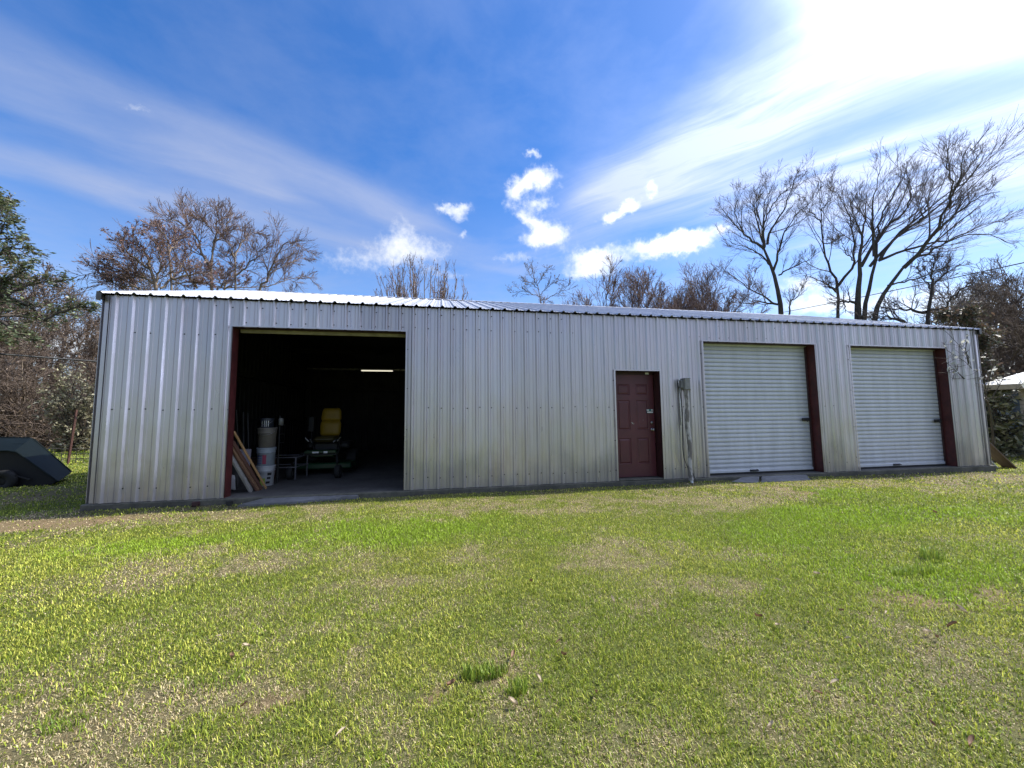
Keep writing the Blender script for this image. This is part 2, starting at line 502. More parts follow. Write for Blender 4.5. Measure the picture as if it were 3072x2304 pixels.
def bark(name, a, b):
    m, w = new_mat(name)
    g = w.n('ShaderNodeNewGeometry').outputs['Position']
    mp = w.mapping(g, (0, 0, 0), (0, 0, 0), (1, 1, 0.25))
    n1, _ = w.noise(mp, 14, 6, 0.7); n2, _ = w.noise(g, 1.2, 3, 0.5)
    c = w.mix(w.rng(n1, 0.3, 0.7), a, b)
    c = w.mix(w.rng(n2, 0.5, 0.75, 0, 0.4), c, (0.10, 0.11, 0.07))
    finish(w, c, 0.9, 0, n1, 0.8, 0.03, 0.2)
    return m
M_BARK = bark('dark_grey_bark', (0.095, 0.082, 0.070), (0.035, 0.030, 0.027))
M_BARKP = bark('pale_brown_bark', (0.24, 0.19, 0.145), (0.11, 0.085, 0.065))
M_TWIG = simple('twig_bark', (0.105, 0.082, 0.075), 0.85, 0, 0.4, 2.0)
M_TWIGP = simple('pale_twig_bark', (0.155, 0.112, 0.085), 0.85, 0, 0.5, 1.5)
M_TWIGR = simple('reddish_twig_bark', (0.20, 0.135, 0.115), 0.85, 0, 0.4, 1.5)

# ------------------------------------------------------------------ ground
def gz(x, y):
    """height of the lawn"""
    x = np.asarray(x, float); y = np.asarray(y, float)
    base = -0.090 + np.clip(y, -9, 0)*0.010 + 0.026*np.exp(-((x-11.3)/2.2)**2) - 0.055*np.clip((x-12)/6, 0, 1)*np.clip((x-12)/6, 0, 1)
    base = base + 0.010*np.sin(x*0.9+1)*np.sin(y*1.3) + 0.006*np.sin(x*2.7+y*1.9)
    inside = (x > -0.2) & (x < 17.9) & (y > 0.02) & (y < 9.2)
    return np.where(inside, -0.2, base)
def vnoise(x, y, s, seed=0):
    """smooth value noise in numpy"""
    r_ = np.random.default_rng(seed).random((256, 256))
    x = np.asarray(x)/s+1000.3; y = np.asarray(y)/s+1000.7
    i = np.floor(x).astype(int); j = np.floor(y).astype(int)
    fx = x-i; fy = y-j
    fx = fx*fx*(3-2*fx); fy = fy*fy*(3-2*fy)
    g = lambda a, b: r_[a % 256, b % 256]
    return (g(i, j)*(1-fx)+g(i+1, j)*fx)*(1-fy)+(g(i, j+1)*(1-fx)+g(i+1, j+1)*fx)*fy
def fbm(x, y, s, seed=0, o=4):
    t = 0; a = 1; n = 0
    for k in range(o):
        t = t+a*vnoise(x, y, s/2**k, seed+k); n += a; a *= 0.55
    return t/n
# worn places of the lawn: photo position, half sizes in metres along/across, strength, kind (0 straw, 1 bare soil)
PATCH = [((338, 1749), .55, .30, .8, 0), ((380, 1790), .45, .2, .7, 0), ((590, 1738), .5, .35, .8, 0), ((774, 1732), .8, .4, .85, 0),
         ((700, 1670), .6, .35, .6, 0), ((930, 1620), .8, .45, .7, 0), ((300, 2230), .42, .22, 1.0, 0), ((560, 2150), .20, .15, .8, 0),
         ((60, 2130), .5, .3, .8, 0), ((750, 2135), .10, .07, 1.1, 1), ((1463, 1550), 1.2, .4, .8, 0), ((1817, 1536), 1.7, .5, .9, 0),
         ((1845, 1690), .7, .35, .8, 0), ((1190, 1720), .5, .25, .65, 0), ((1490, 1683), .7, .25, .55, 0), ((1180, 2108), .22, .14, .85, 0),
         ((1136, 2027), .15, .10, .7, 0), ((2180, 1509), 1.5, .5, .9, 0), ((2154, 1660), .7, .4, .7, 0), ((2208, 1750), .4, .28, .85, 0),
         ((2742, 1803), .42, .20, 1.1, 1), ((2620, 1775), .3, .12, .8, 0), ((2700, 1470), 2.0, .6, .7, 0), ((2940, 1440), 2.5, .8, .5, 0), ((2917, 2081), .5, .25, .6, 0),
         ((60, 1590), .8, .3, 1.2, 1), ((330, 1575), .8, .22, .8, 1), ((650, 1560), 1.2, .3, .8, 0), ((1000, 1545), 1.2, .28, .7, 0),
         ((150, 1500), 1.4, .9, .9, 1), ((2380, 1490), .35, .6, .9, 1), ((2800, 1640), .8, .4, .3, 0), ((1460, 2100), .10, .05, 1.3, 1)]
PW = []
for (px, py), a, b, k, t in PATCH:
    q = atZ(px, py, -0.17); PW.append((q[0], q[1], a, b, k, t))
GREENS = [((1100, 1600), 1.6, .5), ((2450, 1560), 1.2, .5), ((2300, 1640), 1.0, .5), ((500, 1650), 1.0, .3), ((2750, 1560), 1.6, .6),
          ((2800, 1750), 1.4, .4), ((1300, 1620), 1.3, .4), ((2560, 1500), 1.0, .35)]
GW = [(*atZ(p[0], p[1], -0.17)[:2], a, b) for p, a, b in GREENS]
def cover(x, y):
    """straw, soil and lushness of the lawn at x,y"""
    n = fbm(x, y, 0.55, 3, 5); n2 = fbm(x, y, 0.16, 9, 3)
    straw = np.zeros_like(x, float); soil = np.zeros_like(x, float)
    wx = x+(fbm(x, y, .6, 21, 4)-.5)*1.7; wy = y+(fbm(x, y, .5, 31, 4)-.5)*1.0
    for (a, b, sa, sb, k, t) in PW:
        g = k*np.exp(-(((wx-a)/sa)**2+((wy-b)/sb)**2))
        if t: soil += g; straw += 0.5*g
        else: straw += g
    # the thin dry strip next to the building
    straw += 0.75*np.exp(-((y+0.75)/0.55)**2)*(x > -3)
    lush = np.zeros_like(x, float)
    for a, b, sa, sb in GW:
        lush += np.exp(-(((wx-a)/sa)**2+((wy-b)/sb)**2))
    n3 = fbm(x, y, .20, 91, 4)
    straw = straw*np.clip(.15+2.6*(n3-.22), .1, 1.6)
    straw = straw*.80 + (n-0.5)*2.0 + (n2-0.5)*1.2 + 0.08 - 0.5*lush
    far = np.hypot(x-CAM[0], y-CAM[1])
    straw = np.where(far > 22, straw*0.5, straw)
    return np.clip(straw, 0, 1), np.clip(soil+(n2-.5)*.8*(soil > .15), 0, 1), np.clip(lush+(n-.5), 0, 1)

def make_ground():
    def axis(lo, hi, fine_lo, fine_hi, d):
        core = np.arange(fine_lo, fine_hi+1e-6, d)
        g1 = fine_lo-np.cumsum(np.geomspace(d, abs(lo-fine_lo)/3, 26)); g1 = g1[g1 > lo]
        g2 = fine_hi+np.cumsum(np.geomspace(d, abs(hi-fine_hi)/3, 26)); g2 = g2[g2 < hi]
        return np.concatenate([[lo], g1[::-1], core, g2, [hi]])
    xs = axis(-900, 900, -9, 26, 0.12); ys = axis(-300, 1200, -9, 3.0, 0.10)
    X, Y = np.meshgrid(xs, ys)
    Z = gz(X, Y)
    st, so_, lu = cover(X.ravel(), Y.ravel())
    c = np.stack([np.full(st.shape, .125), np.full(st.shape, .155), np.full(st.shape, .030)], 1)
    straw = np.array([.21, .175, .095]); soil = np.array([.30, .20, .125])
    c = c*(1-st[:, None])+straw*st[:, None]
    c = c*(1-so_[:, None])+soil*so_[:, None]
    # dark dirt strip right against the slab, wall shade put into its colour
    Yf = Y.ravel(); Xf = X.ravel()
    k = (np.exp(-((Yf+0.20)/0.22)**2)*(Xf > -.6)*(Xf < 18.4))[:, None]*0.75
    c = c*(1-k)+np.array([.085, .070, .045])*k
    nx, ny = len(xs), len(ys)
    I = np.arange(nx*ny).reshape(ny, nx)
    q = np.stack([I[:-1, :-1], I[:-1, 1:], I[1:, 1:], I[1:, :-1]], -1).reshape(-1, 4)
    m, w = new_mat('lawn_ground')
    a = w.n('ShaderNodeVertexColor'); a.layer_name = 'Col'
    g = w.n('ShaderNodeNewGeometry').outputs['Position']
    n1, _ = w.noise(g, 28, 6, 0.75); n2, _ = w.noise(g, 130, 4, 0.7); n3, _ = w.noise(g, 0.35, 5, 0.6)
    c2 = w.mix(w.rng(n1, .35, .7), w.v('MULTIPLY', a.outputs[0], (.45, .48, .45)), w.v('MULTIPLY', a.outputs[0], (1.25, 1.22, 1.15)))
    c2 = w.mix(w.rng(n2, .5, .8, 0, .5), c2, (.05, .045, .03))
    c2 = w.mix(w.rng(n3, .4, .65, 0, .35), c2, (.16, .15, .07))
    finish(w, c2, 0.95, 0, w.m('ADD', n1, w.m('MULTIPLY', n2, .5)), 1.0, 0.03, 0.15)
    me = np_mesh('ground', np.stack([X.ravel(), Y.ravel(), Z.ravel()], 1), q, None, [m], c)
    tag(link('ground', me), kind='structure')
make_ground()

# ------------------------------------------------------------------ building
PITCHX = 0.2286
LX, RX = -0.147, 17.815
OPEN = [(1.67, 4.45, 2.785), (8.42, 9.37, 2.135), (10.38, 13.16, 2.77), (14.07, 16.88, 2.77)]
HE = 3.235           # top of the front wall
DEPTH = 9.15
RIDGE_Y, RIDGE_Z = 4.58, 4.80
EAVE_Z = 3.27
bld = empty('metal_building', (8.8, 4.6, 0.0))
tag(bld, 'long galvanised metal workshop with three overhead bays and one maroon entry door', 'metal building')
def bpart(mb, name, mats, parent=None):
    o = mb.build(name, mats)
    p = parent or bld
    o.parent = p
    o.matrix_parent_inverse = Matrix.Translation(-Vector((8.8, 4.6, 0))) if True else None
    return o

def rib_profile(x0, x1, off=0.0, major=0.032, minor=0.007):
    """(x, outward height) points of the ribbed sheet"""
    pts = []
    k0 = int(math.floor((x0-off)/PITCHX))-1; k1 = int(math.ceil((x1-off)/PITCHX))+1
    for k in range(k0, k1+1):
        c = off+k*PITCHX
        pts += [(c-.034, 0), (c-.012, major), (c+.012, major), (c+.034, 0)]
        for f in (1/3, 2/3):
            q = c+PITCHX*f
            pts += [(q-.009, 0), (q-.004, minor), (q+.004, minor), (q+.009, 0)]
    xs = [p[0] for p in pts]; hs = [p[1] for p in pts]
    ins = [p for p in pts if x0 < p[0] < x1]
    return [(x0, float(np.interp(x0, xs, hs)))]+ins+[(x1, float(np.interp(x1, xs, hs)))]
def front_wall():
    mb = MB()
    pr = rib_profile(LX, RX)
    xs = [p[0] for p in pr]; hs = [p[1] for p in pr]
    allx = sorted(set(xs+[o[0] for o in OPEN]+[o[1] for o in OPEN]))
    for a, b in zip(allx[:-1], allx[1:]):
        if b-a < 1e-5: continue
        ha, hb = np.interp(a, xs, hs), np.interp(b, xs, hs)
        mid = (a+b)/2; z0 = 0.004
        for o in OPEN:
            if o[0] < mid < o[1]: z0 = o[2]
        mb.add([(a, -ha, z0), (b, -hb, z0), (b, -hb, HE), (a, -ha, HE)], [(0, 1, 2, 3)])
    # hex washer-head screws in rows at the girts
    def screw(x, z):
        h = np.interp(x, xs, hs)
        r_ = .012
        vs = [(x+r_*math.cos(t*math.pi/3), -h-.001, z+r_*math.sin(t*math.pi/3)) for t in range(6)]
        vt = [(x+r_*.6*math.cos(t*math.pi/3), -h-.008, z+r_*.6*math.sin(t*math.pi/3)) for t in range(6)]
        mb.add(vs+vt, [(i, (i+1) % 6, 6+(i+1) % 6, 6+i) for i in range(6)]+[tuple(range(6, 12))], 1)
    rs = random.Random(5)
    def clear(x, z):
        return all(not (o[0]-.01 < x < o[1]+.01 and z < o[2]+.01) for o in OPEN)
    nr = int(RX/PITCHX)
    for z, lo, hi, pb in [(1.42, 0, 80, .96), (2.86, 8, 80, .9), (3.12, 6, 33, .95), (.20, 0, 80, .85), (2.64, 0, 8, .7), (3.10, 46, 80, .5)]:
        for k in range(lo, min(hi, nr+1)):
            if rs.random() > pb: continue
            x = k*PITCHX+(.045 if z != 2.86 else .04)+rs.uniform(-.012, .012)
            if z == 2.86 and 33 < k < 44: continue
            zz = z+rs.uniform(-.012, .012)
            if LX < x < RX and clear(x, zz): screw(x, zz)
    for o in OPEN:
        for q in range(4):
            z = .25+q*(o[2]-.3)/3.3
            for x in (o[0]-.035, o[1]+.035): screw(x, z+rs.uniform(-.05, .05))
    return bpart(mb, 'front_wall', [M_WALL, M_SCREW])
fwall = front_wall()
def other_walls():
    for nm, X in (('left_wall', LX), ('right_wall', RX)):
        mb = MB(); s = -1 if X < 5 else 1
        pr = rib_profile(0.0, DEPTH, 0.1)
        for (a, ha), (b, hb) in zip(pr[:-1], pr[1:]):
            za = HE+(RIDGE_Z-EAVE_Z)*(1-abs(a-RIDGE_Y)/RIDGE_Y); zb = HE+(RIDGE_Z-EAVE_Z)*(1-abs(b-RIDGE_Y)/RIDGE_Y)
            mb.add([(X+s*ha, a, -.01), (X+s*hb, b, -.01), (X+s*hb, b, zb), (X+s*ha, a, za)], [(0, 1, 2, 3)])
        bpart(mb, nm, M_WALL)
    mb = MB(); pr = rib_profile(LX, RX)
    for (a, ha), (b, hb) in zip(pr[:-1], pr[1:]):
        mb.add([(a, DEPTH+ha, -.01), (b, DEPTH+hb, -.01), (b, DEPTH+hb, HE), (a, DEPTH+ha, HE)], [(0, 1, 2, 3)])
    bpart(mb, 'back_wall', M_WALL)
    # added dark lining and partition keep the open bay in shade, framing on it
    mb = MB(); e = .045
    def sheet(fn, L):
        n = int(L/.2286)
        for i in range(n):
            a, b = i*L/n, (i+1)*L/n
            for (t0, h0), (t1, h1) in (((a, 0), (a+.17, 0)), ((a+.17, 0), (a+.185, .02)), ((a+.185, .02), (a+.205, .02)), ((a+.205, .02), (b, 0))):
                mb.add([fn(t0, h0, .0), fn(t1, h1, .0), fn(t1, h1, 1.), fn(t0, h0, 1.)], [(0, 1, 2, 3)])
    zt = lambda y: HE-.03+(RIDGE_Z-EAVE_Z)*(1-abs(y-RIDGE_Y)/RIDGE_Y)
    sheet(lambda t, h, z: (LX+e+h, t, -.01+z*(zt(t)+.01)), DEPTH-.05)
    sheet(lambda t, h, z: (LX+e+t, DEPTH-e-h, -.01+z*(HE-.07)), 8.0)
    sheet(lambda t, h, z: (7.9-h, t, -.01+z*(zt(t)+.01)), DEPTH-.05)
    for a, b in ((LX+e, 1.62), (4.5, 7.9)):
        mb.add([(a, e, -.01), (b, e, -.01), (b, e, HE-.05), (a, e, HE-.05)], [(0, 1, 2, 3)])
    bpart(mb, 'bay_shade_lining', M_INNER)
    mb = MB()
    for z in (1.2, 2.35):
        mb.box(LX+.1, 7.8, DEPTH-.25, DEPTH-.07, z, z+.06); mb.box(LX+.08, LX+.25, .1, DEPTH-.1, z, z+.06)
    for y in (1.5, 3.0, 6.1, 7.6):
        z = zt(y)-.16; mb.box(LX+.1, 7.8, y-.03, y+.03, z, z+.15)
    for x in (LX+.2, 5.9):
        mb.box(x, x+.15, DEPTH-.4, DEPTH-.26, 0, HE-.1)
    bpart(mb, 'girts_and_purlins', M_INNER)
other_walls()
def roof():
    mb = MB(); x0, x1 = -0.20, 17.90
    pr = rib_profile(x0, x1, 0.06, .029, .007)
    L0, L1 = (-.085, EAVE_Z-.028+.0), (RIDGE_Y, RIDGE_Z)
    sl_ = (RIDGE_Z-L0[1])/(RIDGE_Y-L0[0])
    nz = math.cos(math.atan(sl_)); ny = math.sin(math.atan(sl_))
    for side in (0, 1):
        for (a, ha), (b, hb) in zip(pr[:-1], pr[1:]):
            def P(x, h, t):
                y = L0[0]+(L1[0]-L0[0])*t; z = L0[1]+(L1[1]-L0[1])*t
                y -= h*ny; z += h*nz
                if side: y = 2*RIDGE_Y-y
                return (x, y, z)
            T = [0, .25, .5, .75, 1]
            for t0, t1 in zip(T[:-1], T[1:]):
                mb.add([P(a, ha, t0), P(b, hb, t0), P(b, hb, t1), P(a, ha, t1)], [(0, 1, 2, 3)])
    rf = bpart(mb, 'roof', M_ROOF)
    mb = MB()
    # folded ridge cap
    d = .17; z = RIDGE_Z+.026
    mb.add([(x, RIDGE_Y+y, z+zz) for x in (x0-.01, x1+.01) for y, zz in ((-d, -d*sl_), (-.02, 0), (.02, 0), (d, -d*sl_))],
           [(0, 4, 5, 1), (1, 5, 6, 2), (2, 6, 7, 3)])
    mb.add([(x, RIDGE_Y+y, z+zz-.012) for x in (x0-.01, x1+.01) for y, zz in ((-d, -d*sl_), (d, -d*sl_))], [(0, 2, 3, 1)])
    bpart(mb, 'ridge_cap', M_ROOF)
    # added underside sheet, dark for the bay's shade
    mb = MB()
    for s in (0, 1):
        f = (lambda y: y) if s == 0 else (lambda y: 2*RIDGE_Y-y)
        mb.add([(LX, f(-.01), EAVE_Z-.04), (RX, f(-.01), EAVE_Z-.04), (RX, f(RIDGE_Y), RIDGE_Z-.04), (LX, f(RIDGE_Y), RIDGE_Z-.04)], [(0, 1, 2, 3)])
    bpart(mb, 'roof_dark_sheet', M_INNER)
    for nm, X, s in (('rake_trim', x0, -1), ('rake_trim', x1, 1)):
        mb = MB()
        for sd in (0, 1):
            f = (lambda y: y) if sd == 0 else (lambda y: 2*RIDGE_Y-y)
            ya, yb = f(-.095), f(RIDGE_Y)
            za, zb = EAVE_Z-.028, RIDGE_Z+.004
            xa, xb = sorted((X-.012*s*-1 if False else X, X+.012*s))
            mb.add([(x, y, z_+h) for x in (xa, xb) for (y, z_) in ((ya, za), (yb, zb)) for h in (-.115, .024)],
                   [(0, 2, 3, 1), (4, 5, 7, 6), (1, 3, 7, 5), (0, 4, 6, 2), (0, 1, 5, 4)])
            xc, xd = sorted((X, X-.055*s))
            mb.add([(xc, ya, za-.112), (xd, ya, za-.112), (xd, yb, zb-.112), (xc, yb, zb-.112)], [(0, 1, 2, 3)])
        # end cap of the trim facing the yard
        xa, xb = sorted((X, X-.06*s))
        mb.add([(xa, -.0955, EAVE_Z-.14), (xb, -.0955, EAVE_Z-.13), (xb, -.0955, EAVE_Z-.03), (xa, -.0955, EAVE_Z-.01)], [(0, 1, 2, 3)])
        bpart(mb, nm, M_TRIM)
roof()
def slab():
    mb = MB()
    # stem wall and floor, front face stepped a little and chipped
    rs = random.Random(3); n = 90
    x0, x1 = -0.225, 17.955
    xs = np.linspace(x0, x1, n)
    yo = [-.045+rs.uniform(-.006, .006) for _ in xs]; zo = [-.001+rs.uniform(-.006, .002) for _ in xs]
    for i in range(n-1):
        a, b = xs[i], xs[i+1]
        mb.add([(a, yo[i], -.4), (b, yo[i+1], -.4), (b, yo[i+1], zo[i+1]-.012), (a, yo[i], zo[i]-.012), (a, yo[i]+.012, zo[i]), (b, yo[i+1]+.012, zo[i+1]),
                (b, .02, 0.0), (a, .02, 0.0)], [(0, 1, 2, 3), (3, 2, 5, 4), (4, 5, 6, 7)])
    mb.add([(x0, yo[0], -.4), (x0, 9.2, -.4), (x0, 9.2, 0), (x0, .02, 0), (x0, yo[0]+.012, zo[0]), (x0, yo[0], zo[0]-.012)], [(0, 1, 2, 3, 4, 5)])
    mb.add([(x1, yo[-1], -.4), (x1, 9.2, -.4), (x1, 9.2, 0), (x1, .02, 0), (x1, yo[-1]+.012, zo[-1]), (x1, yo[-1], zo[-1]-.012)], [(5, 4, 3, 2, 1, 0)])
    mb.add([(x0, 9.2, -.4), (x1, 9.2, -.4), (x1, 9.2, 0), (x0, 9.2, 0)], [(0, 3, 2, 1)])
    bpart(mb, 'foundation', M_CONC)
    mb = MB(); mb.add([(x0, .02, .0), (x1, .02, .0), (x1, 9.2, .0), (x0, 9.2, .0)], [(0, 1, 2, 3)])
    bpart(mb, 'floor_slab', M_FLOOR)
slab()
def jambs():
    for s in (LX, RX):   # corner trims
        mb = MB()
        d = .055 if s < 5 else -.055
        xa, xb = sorted((s, s+d))
        mb.box(xa, xb, *((-.014, -.010) if s < 5 else (-.041, -.0345)), .012, HE-.01)
        sx = -1 if s < 5 else 1
        xa, xb = sorted((s+sx*.034, s+sx*.040)); mb.box(xa, xb, -.014 if s < 5 else -.041, .05, .012, HE-.01)
        bpart(mb, 'corner_trim', M_WALL)
    for i, (a, b, h) in enumerate(OPEN):
        m_ = M_DRED if i == 1 else M_RED
        for sd, X in ((1, a), (-1, b)):
            mb = MB()
            xa, xb = sorted((X-.10*sd, X+.004*sd))
            # C channel jamb: web towards the opening and two lips
            mb.box(*sorted((X, X+.005*sd)), .006, .19, .0, h)
            mb.box(*sorted((X-.07*sd, X)), .006, .012, .0, h+.05)
            mb.box(*sorted((X-.07*sd, X)), .184, .19, .0, h+.05)
            bpart(mb, 'door_jamb', m_)
        mb = MB()
        mb.box(a-.07, b+.07, .006, .19, h-.001, h+.006); mb.box(a-.07, b+.07, .006, .012, h+.006, h+.06)
        mb.box(a-.07, b+.07, .184, .19, h+.006, h+.06)
        bpart(mb, 'door_header', M_DRED)
        mb = MB()   # thin pale J-trim round each opening
        mb.box(a-.028, a, -.040, -.0335, .012, h+.02); mb.box(b, b+.028, -.040, -.0335, .012, h+.02)
        mb.box(a-.0, b+.0, -.040, -.0335, h, h+.022)
        bpart(mb, 'opening_trim', M_WALL)
jambs()
def shutters():
    for i in (2, 3):
        a, b, h = OPEN[i]
        mb = MB(); Y = .215; n = 31; z0 = .045; p = (h+.12-z0-.08)/n
        zs = [(z0, 0.0), (z0+.075, 0.0)]
        for k in range(n):
            zb = z0+.08+k*p
            zs += [(zb, .0), (zb+.005, .022), (zb+.014, .023), (zb+.019, .001), (zb+p*.5, -.005), (zb+p*.9, -.0015)]
        for (za, ya), (zb, yb) in zip(zs[:-1], zs[1:]):
            mb.add([(a-.03, Y+ya, za), (b+.03, Y+ya, za), (b+.03, Y+yb, zb), (a-.03, Y+yb, zb)], [(0, 1, 2, 3)], 0, False)
        cur = bpart(mb, 'roll_up_door', M_SHUT)
        cur['label'] = ('white roll-up door beside the grey electrical box' if i == 2 else 'white roll-up door nearest the right corner')
        def sub(mb, name, mt):
            o = mb.build(name, mt, cur); return o
        q = MB(); q.bbox(a+.01, b-.01, Y-.022, Y-.004, z0-.005, z0+.05, .004); sub(q, 'bottom_bar', M_SHUT)
        q = MB(); q.bbox(a+.01, b-.01, Y-.015, Y+.02, .004, z0-.006, .004); sub(q, 'rubber_seal', M_BLACK)
        q = MB(); cx = a+1.23 if i == 2 else a+1.32
        q.tube([(cx-.085, Y-.024, .075), (cx-.08, Y-.062, .07), (cx+.08, Y-.062, .07), (cx+.085, Y-.024, .075)], .011, 8)
        q.box(cx-.10, cx+.10, Y-.027, Y-.022, .05, .092); sub(q, 'lift_handle', M_SCREW)
        q = MB(); lx = b-.06; z = 1.13 if i == 2 else 1.06
        q.bbox(lx-.19, lx+.02, Y-.04, Y-.012, z-.035, z+.035, .008)
        q.bbox(lx-.21, lx-.17, Y-.055, Y-.03, z-.02, z+.02, .006); q.tube([(lx-.1, Y-.03, z), (lx-.1, Y-.065, z), (lx-.1, Y-.066, z-.05)], .01, 8)
        q.box(lx-.02, lx+.055, Y-.022, Y-.012, z-.015, z+.015)
        sub(q, 'slide_latch', M_SCREW)
        q = MB(); q.bbox(b-.05, b-.008, Y-.03, Y-.005, .01, h-.02, .003); sub(q, 'guide_track', M_DRED)
        q = MB(); q.bbox(a+.008, a+.05, Y-.03, Y-.005, .01, h-.02, .003); sub(q, 'guide_track', M_DRED)
    # rolled curtain of the open bay: only its bottom bar shows under the header
    a, b, h = OPEN[0]
    mb = MB(); mb.bbox(a+.02, b-.02, .20, .24, h-.055, h+.02, .004)
    o = bpart(mb, 'raised_door_bar', M_OLIVE)
shutters()
def entry_door():
    a, b, h = OPEN[1]; Y = .20
    zt = h-.055
    # leaf with six raised panels: grid with depressed mouldings
    xs0, xs1 = a+.012, b-.012
    mb = MB(); W = xs1-xs0; H_ = zt-.035; z0 = .035
    cols = [(.135, .43), (.57, .865)]; rows = [(.80, .905), (.455, .745), (.125, .375)]
    xs = sorted({0, 1, *[c for p in cols for c in p]}); zs = sorted({0, 1, *[c for p in rows for c in p]})
    for x_a, x_b in zip(xs[:-1], xs[1:]):
        for z_a, z_b in zip(zs[:-1], zs[1:]):
            isp = any(abs(x_a-c[0]) < 1e-6 for c in cols) and any(abs(z_a-c[0]) < 1e-6 for c in rows)
            A, B, C_, D_ = xs0+x_a*W, xs0+x_b*W, z0+z_a*H_, z0+z_b*H_
            if not isp:
                mb.add([(A, Y, C_), (B, Y, C_), (B, Y, D_), (A, Y, D_)], [(0, 1, 2, 3)])
            else:
                rings = [(0, 0), (.010, .011), (.022, .011), (.042, -.001)]
                prev = None
                for ins, dep in rings:
                    r_ = [(A+ins, Y+dep, C_+ins), (B-ins, Y+dep, C_+ins), (B-ins, Y+dep, D_-ins), (A+ins, Y+dep, D_-ins)]
                    if prev: mb.add(prev+r_, [(k, (k+1) % 4, 4+(k+1) % 4, 4+k) for k in range(4)])
                    prev = r_
                mb.add(prev, [(0, 1, 2, 3)])
    mb.box(xs0, xs1, Y+.0405, Y+.044, z0, z0+H_)
    mb.add([(xs0, Y, z0), (xs0, Y+.04, z0), (xs0, Y+.04, zt), (xs0, Y, zt)], [(0, 1, 2, 3)]); mb.add([(xs1, Y, z0), (xs1, Y+.04, z0), (xs1, Y+.04, zt), (xs1, Y, zt)], [(0, 3, 2, 1)])
    # paint chips
    for cx, cz, r_ in ((9.37-.50, 1.10, .016), (9.37-.475, 1.085, .008), (9.37-.265, 1.16, .006), (9.37-.52, 1.115, .007)):
        vs = [(cx+r_*(.7+.5*random.random())*math.cos(t), Y-.0012, cz+r_*(.7+.5*random.random())*math.sin(t)) for t in np.linspace(0, 6.28, 9)[:-1]]
        mb.add(vs, [tuple(range(8))], 1)
    leaf = bpart(mb, 'entry_door', [M_DOOR, M_STEEL])
    kx = b-.075
    q = MB()
    Mx = Matrix.Translation((kx, Y-.001, .965)) @ Matrix.Rotation(R(90), 4, 'X')
    q.lathe([(.033, 0), (.033, .006), (.014, .010), (.012, .035), (.026, .045), (.030, .058), (.024, .070), (.0, .073)], 20, 0, M=Mx)
    q.build('door_knob', M_STEEL, leaf)
    q = MB(); Mx = Matrix.Translation((kx, Y-.001, 1.105)) @ Matrix.Rotation(R(90), 4, 'X')
    q.lathe([(.031, 0), (.030, .010), (.022, .018), (.010, .019), (.0, .020)], 20, 0, M=Mx)
    q.build('deadbolt', M_STEEL, leaf)
    # small alarm-style sticker: dark field, teal mark, two pale lines of print
    s1 = atY(1780+487/3.0714, 960+820/3.0714, Y-.004); s2 = atY(1780+568/3.0714, 960+860/3.0714, Y-.004)
    x0, x1, za, zb = s1[0], min(s2[0], b-.03), s2[2], s1[2]
    q = MB(); q.box(x0, x1, Y-.004, Y-.002, za, zb, 0)
    w_ = x1-x0; hh = zb-za
    q.box(x0+.01, x0+w_*.38, Y-.0055, Y-.0045, za+hh*.62, za+hh*.9, 1); q.box(x0+w_*.42, x0+w_*.62, Y-.0055, Y-.0045, za+hh*.60, za+hh*.92, 2)
    q.box(x0+w_*.66, x1-.01, Y-.0055, Y-.0045, za+hh*.64, za+hh*.88, 1); q.box(x0+.02, x1-.012, Y-.0055, Y-.0045, za+hh*.12, za+hh*.42, 1)
    teal = simple('teal_print', (.03, .25, .22), .5); navy = simple('navy_print', (.012, .018, .04), .5)
    q.build('sticker', [navy, M_WHITE, teal], leaf)
    q = MB(); q.box(b-.17, b-.10, .0, .002, h-.055+.0, h-.02); 
    q = MB(); q.box(b-.19, b-.11, Y-.0165, Y-.0145, h-.047, h-.008); q2 = bpart(q, 'door_tag', M_WHITE)
    q = MB(); q.box(a+.006, b-.006, Y-.014, Y+.03, zt+.002, h-.002); bpart(q, 'door_head_board', M_DRED)
    q = MB(); q.bbox(a-.01, b+.01, -.03, .18, .0045, .028, .006); bpart(q, 'threshold', M_CONC)
    # lower kick strip scratches
entry_door()

